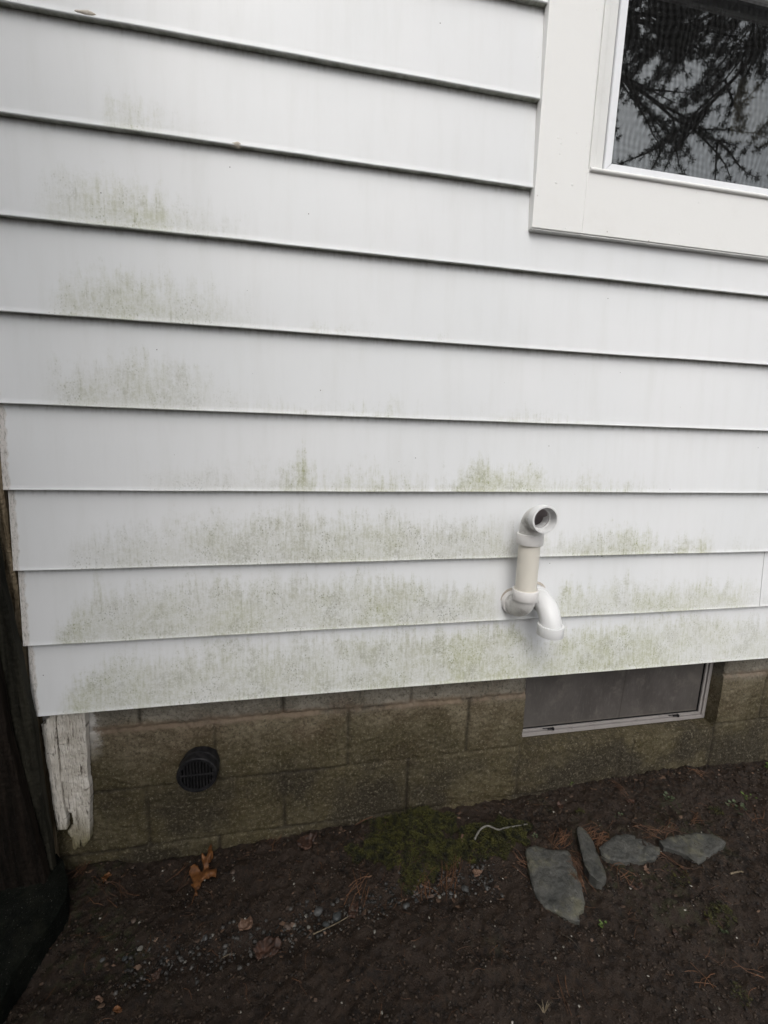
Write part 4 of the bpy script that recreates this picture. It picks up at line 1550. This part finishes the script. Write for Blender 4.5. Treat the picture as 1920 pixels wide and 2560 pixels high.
tube_thing('twig', [(888, 2063), (910, 2050), (935, 2040), (962, 2030)], .0014, .0008, M['needle'], 'reddish stalk where the moss meets the foundation', 'twig', .012)
tube_thing('root', [(1395, 2330), (1430, 2350), (1452, 2380), (1458, 2410)], .0010, .0006, M['bark'], 'thin dark root below the largest slate', 'root', .003)

# ---- pine needles: bundles lying about
V, F = [], []


def needle(p, ang, L, lift, r=.00055, bend=.15):
    d = Vector((math.cos(ang), math.sin(ang), 0))
    nrm = Vector((-d.y, d.x, 0))
    k = 4
    pts_ = []
    for i in range(k + 1):
        t = i / k
        q_ = p + d * (L * (t - .5)) + nrm * (bend * L * 4 * t * (1 - t))
        q_.z = float(gheight(q_.x, q_.y)) + lift * (1 + .5 * math.sin(3 * t))
        pts_.append(q_)
    b0 = len(V)
    for q_ in pts_:
        V.extend([q_ + nrm * r, q_ + Vector((0, 0, r * 1.5)), q_ - nrm * r])
    for i in range(k):
        a = b0 + i * 3
        F.append((a, a + 1, a + 4, a + 3))
        F.append((a + 1, a + 2, a + 5, a + 4))


clus = [(1500, 2105, .03, 26, .2), (1445, 2165, .028, 26, 1.9), (1475, 2090, .02, 12, .3), (1668, 2078, .04, 18, .1), (1620, 2085, .03, 10, 2.8), (1400, 2100, .035, 24, .6), (1740, 2055, .03, 9, .6),
        (1450, 2200, .03, 16, 1.8), (1560, 2195, .03, 8, .3), (1545, 1975, .02, 6, 1.2), (1745, 1940, .03, 6, 2.4), (930, 2042, .03, 7, .4), (200, 2180, .03, 8, 1.4), (500, 2190, .08, 8, 1), (1120, 2190, .08, 26, 1),
        (1060, 2235, .07, 16, 1.4), (900, 2230, .06, 10, 1.2), (680, 2110, .03, 7, 1), (1400, 2480, .02, 4, 1.4), (1750, 2455, .03, 5, 2.9), (1860, 2430, .03, 3, 2.6), (1680, 2170, .05, 8, 2.4), (1320, 2180, .05, 12, 2.4), (270, 2230, .08, 10, 2.6), (1900, 2050, .05, 8, 1)]
for (px, py, rr_, n, a0) in clus:
    c0 = gpoint(px, py)
    for _ in range(n):
        p = c0 + Vector((random.gauss(0, rr_ * .45), random.gauss(0, rr_ * .3), 0))
        needle(p, a0 + random.gauss(0, .45), random.uniform(.025, .075), random.uniform(.004, .012), random.uniform(.0004, .0008), random.uniform(-.15, .15))
for _ in range(420):
    p = Vector((random.uniform(-.7, 1.9), random.uniform(-.62, .03), 0))
    needle(p, random.uniform(0, 6.28), random.uniform(.008, .04), random.uniform(.002, .006), random.uniform(.0002, .0005), random.uniform(-.2, .2))
o = obj('pine_needles', mesh_from('pine_needles', [tuple(v) for v in V], np.array(F)), M['needle'])
tag(o, 'fallen rust brown pine needles strewn between the slates and along the wall', 'pine needles', kind='stuff')


V, F = [], []
spots_ = []
for _ in range(520):
    k = random.random()
    if k < .35:
        x = random.uniform(-.68, 1.8)
        spots_.append((x, .03 - abs(random.gauss(0, .022))))
    elif k < .7:
        x = random.uniform(-.5, .75)
        spots_.append((x, -.20 + random.gauss(0, .035)))
    else:
        spots_.append((random.uniform(-.7, 1.9), random.uniform(-.62, .03)))
for (x, y) in spots_:
    z = float(gheight(x, y)) + random.uniform(.002, .006)
    s_ = random.uniform(.0022, .0085) * random.random() ** .5
    a0 = random.uniform(0, 6.28)
    n = 6
    c0 = len(V)
    tx, ty = random.gauss(0, .35), random.gauss(0, .35)
    V.append((x, y, z + .0012))
    for j in range(n):
        a = a0 + j * 6.283 / n
        q_ = s_ * random.uniform(.55, 1.15)
        dx, dy = math.cos(a) * q_ * 1.4, math.sin(a) * q_ * .8
        V.append((x + dx, y + dy, z + tx * dx + ty * dy))
    for j in range(n):
        F.append((c0, c0 + 1 + j, c0 + 1 + (j + 1) % n))
M['flake'] = mat_simple('leaf_flake', (0.018, 0.010, 0.006), (0.115, 0.07, 0.045), 33, 0.65, 0, detail=2)
o = obj('leaf_litter', mesh_from('leaf_litter', V, np.array(F)), M['flake'])
tag(o, 'crumbled brown leaf bits gathered along the wall and the drip line', 'leaf litter', kind='stuff')


# ---- sprouts
def sprout(px, py, n, size, mat, label, seed, up=.012, rnd=.018):
    r = random.Random(seed)
    c0 = gpoint(px, py)
    V_, F_ = [], []
    for _ in range(n):
        a, q_ = r.uniform(0, 6.28), rnd * math.sqrt(r.random())
        b = Vector((c0.x + q_ * math.cos(a), c0.y + q_ * math.sin(a) * .8, c0.z + r.uniform(.3, 1) * up))
        d = Vector((math.cos(a), math.sin(a), r.uniform(.1, .5))).normalized()
        sd_ = Vector((-d.y, d.x, 0)).normalized()
        s_ = size * r.uniform(.6, 1.1)
        k = len(V_)
        V_ += [b, b + d * s_ * .3 + sd_ * s_ * .42, b + d * s_ * .75 + sd_ * s_ * .36, b + d * s_, b + d * s_ * .75 - sd_ * s_ * .36, b + d * s_ * .3 - sd_ * s_ * .42, b + d * s_ * .5 + Vector((0, 0, -s_ * .12))]
        F_ += [(k + i, k + (i + 1) % 6, k + 6) for i in range(6)]
        k = len(V_)
        st = Vector((c0.x, c0.y, c0.z - .002))
        V_ += [st, st + Vector((.0006, 0, 0)), b + Vector((.0004, 0, 0)), b]
        F_.append((k, k + 1, k + 2, k + 3))
    o = obj('seedling', mesh_from('seedling', [tuple(v) for v in V_], F_), mat)
    tag(o, label, 'plant')


sprout(1423, 1962, 20, .008, M['sprout'], 'bright yellow green seedling sprouting at the foot of the foundation', 1, .02, .012)
sprout(1668, 1997, 9, .012, M['sprout_dull'], 'round leaved seedling on the soil below the basement window', 2, .008, .014)
sprout(1838, 2022, 11, .014, M['sprout_dull'], 'patch of round leaved weeds near the right edge', 3, .008, .030)
sprout(1872, 1998, 9, .010, M['sprout'], 'green weed just behind the round leaved weeds at right', 4, .01, .022)
sprout(1916, 1920, 10, .013, M['sprout'], 'small green weed at the right edge against the foundation', 5, .02, .014)
sprout(1803, 2322, 8, .011, M['sprout_dull'], 'tiny three leaved weed on the open soil at lower right', 6, .006, .012)
sprout(1338, 2098, 7, .009, M['sprout_dull'], 'pale seedling between the moss and the largest slate', 7, .008, .012)
sprout(1506, 2318, 9, .007, M['sprout'], 'thin grassy seedling below the narrow sliver of slate', 8, .012, .010)
sprout(1548, 2042, 5, .009, M['sprout_dull'], 'pair of pale green leaves above the slates', 9, .006, .014)
# tuft of pale grass at the bottom
V, F = [], []
c0 = gpoint(1360, 2535)
for i in range(7):
    a = random.uniform(.2, 2.9)
    L = random.uniform(.014, .030)
    tip = c0 + Vector((math.cos(a) * L, math.sin(a) * L * .6, L * .6))
    s_ = Vector((.0012, 0, 0))
    b = len(V)
    m_ = c0.lerp(tip, .5) + Vector((0, 0, .006))
    V += [c0 - s_, c0 + s_, m_ + s_ * .8, m_ - s_ * .8, tip]
    F += [(b, b + 1, b + 2, b + 3), (b + 3, b + 2, b + 4)]
o = obj('grass_tuft', mesh_from('grass_tuft', [tuple(v) for v in V], F), M['straw'])
tag(o, 'small tuft of pale dry grass blades at the bottom edge', 'grass')


# ================================================================== PINE BEHIND THE VIEWER (mirrored in the glass)
def branch(bm, p0, d, L, r, depth, tips):
    n = 6
    path = [p0.copy()]
    dd = d.normalized()
    for i in range(n):
        dd = (dd + Vector((random.gauss(0, .12), random.gauss(0, .12), random.gauss(0, .10)))).normalized()
        path.append(path[-1] + dd * L / n)
    sweep(path, [r * (1 - .75 * i / n) for i in range(n + 1)], 7, False, False, bm)
    for i in range(1, n + 1):
        tips.append((path[i], dd.copy(), depth))
    if depth > 0:
        for i in range(2, n + 1):
            for _ in range(2):
                a = (dd + Vector((random.uniform(-1, 1), random.uniform(-1, 1), random.uniform(-.75, .3)))).normalized()
                branch(bm, path[i], a, L * random.uniform(.35, .6), r * .5, depth - 1, tips)


def pine(base, height, crown0, rad, label, seed, nb=26, dens=9):
    random.seed(seed)
    t = empty('pine_tree', base, label, 'tree', 'pines standing behind the viewer')
    bm = bmesh.new()
    tips = []
    top = base + Vector((0, 0, height))
    sweep([base - Vector((0, 0, .2)), base + Vector((.05, 0, height * .4)), top], [.17, .13, .03], 12, False, True, bm)
    for i in range(nb):
        f = i / (nb - 1)
        z = crown0 + (height - crown0) * f
        a = i * 2.4 + random.uniform(-.3, .3)
        L = rad * (1 - .75 * f) * random.uniform(.75, 1.15)
        branch(bm, base + Vector((0, 0, z)), Vector((math.cos(a), math.sin(a), random.uniform(-.25, .15))), L, .05 * (1 - .6 * f) + .01, 1, tips)
    obj('trunk', bm, M['bark'], t)
    V_, F_ = [], []
    for (p, d, dp) in tips:
        for _ in range(dens if dp == 0 else 3):
            c_ = p + Vector((random.gauss(0, .05), random.gauss(0, .05), random.gauss(0, .05)))
            for _ in range(9):
                dr_ = (d * .7 + Vector((random.gauss(0, .8), random.gauss(0, .8), random.gauss(0, .8)))).normalized()
                s_ = dr_.orthogonal().normalized() * .005
                L = random.uniform(.08, .15)
                b = len(V_)
                V_ += [c_ - s_, c_ + s_, c_ + dr_ * L]
                F_.append((b, b + 1, b + 2))
    obj('crown', mesh_from('crown', [tuple(v) for v in V_], np.array(F_)), M['pine'], t)


pine(Vector((4.1, -6.4, -1.35)), 15.0, 10.2, 3.9, 'tall pine with bare trunk right behind the viewer', 5, 76, 18)
pine(Vector((9.9, -6.9, -1.35)), 15.0, 10.2, 3.8, 'pine farthest to the right behind the viewer', 6, 70, 16)
pine(Vector((7.4, -11.0, -1.35)), 19.0, 11.6, 5.2, 'tallest pine standing behind the two nearer ones', 9, 74, 14)
pine(Vector((-2.5, -8.5, -1.35)), 9.0, 4.0, 2.6, 'pine to the left behind the viewer', 8, 20, 6)
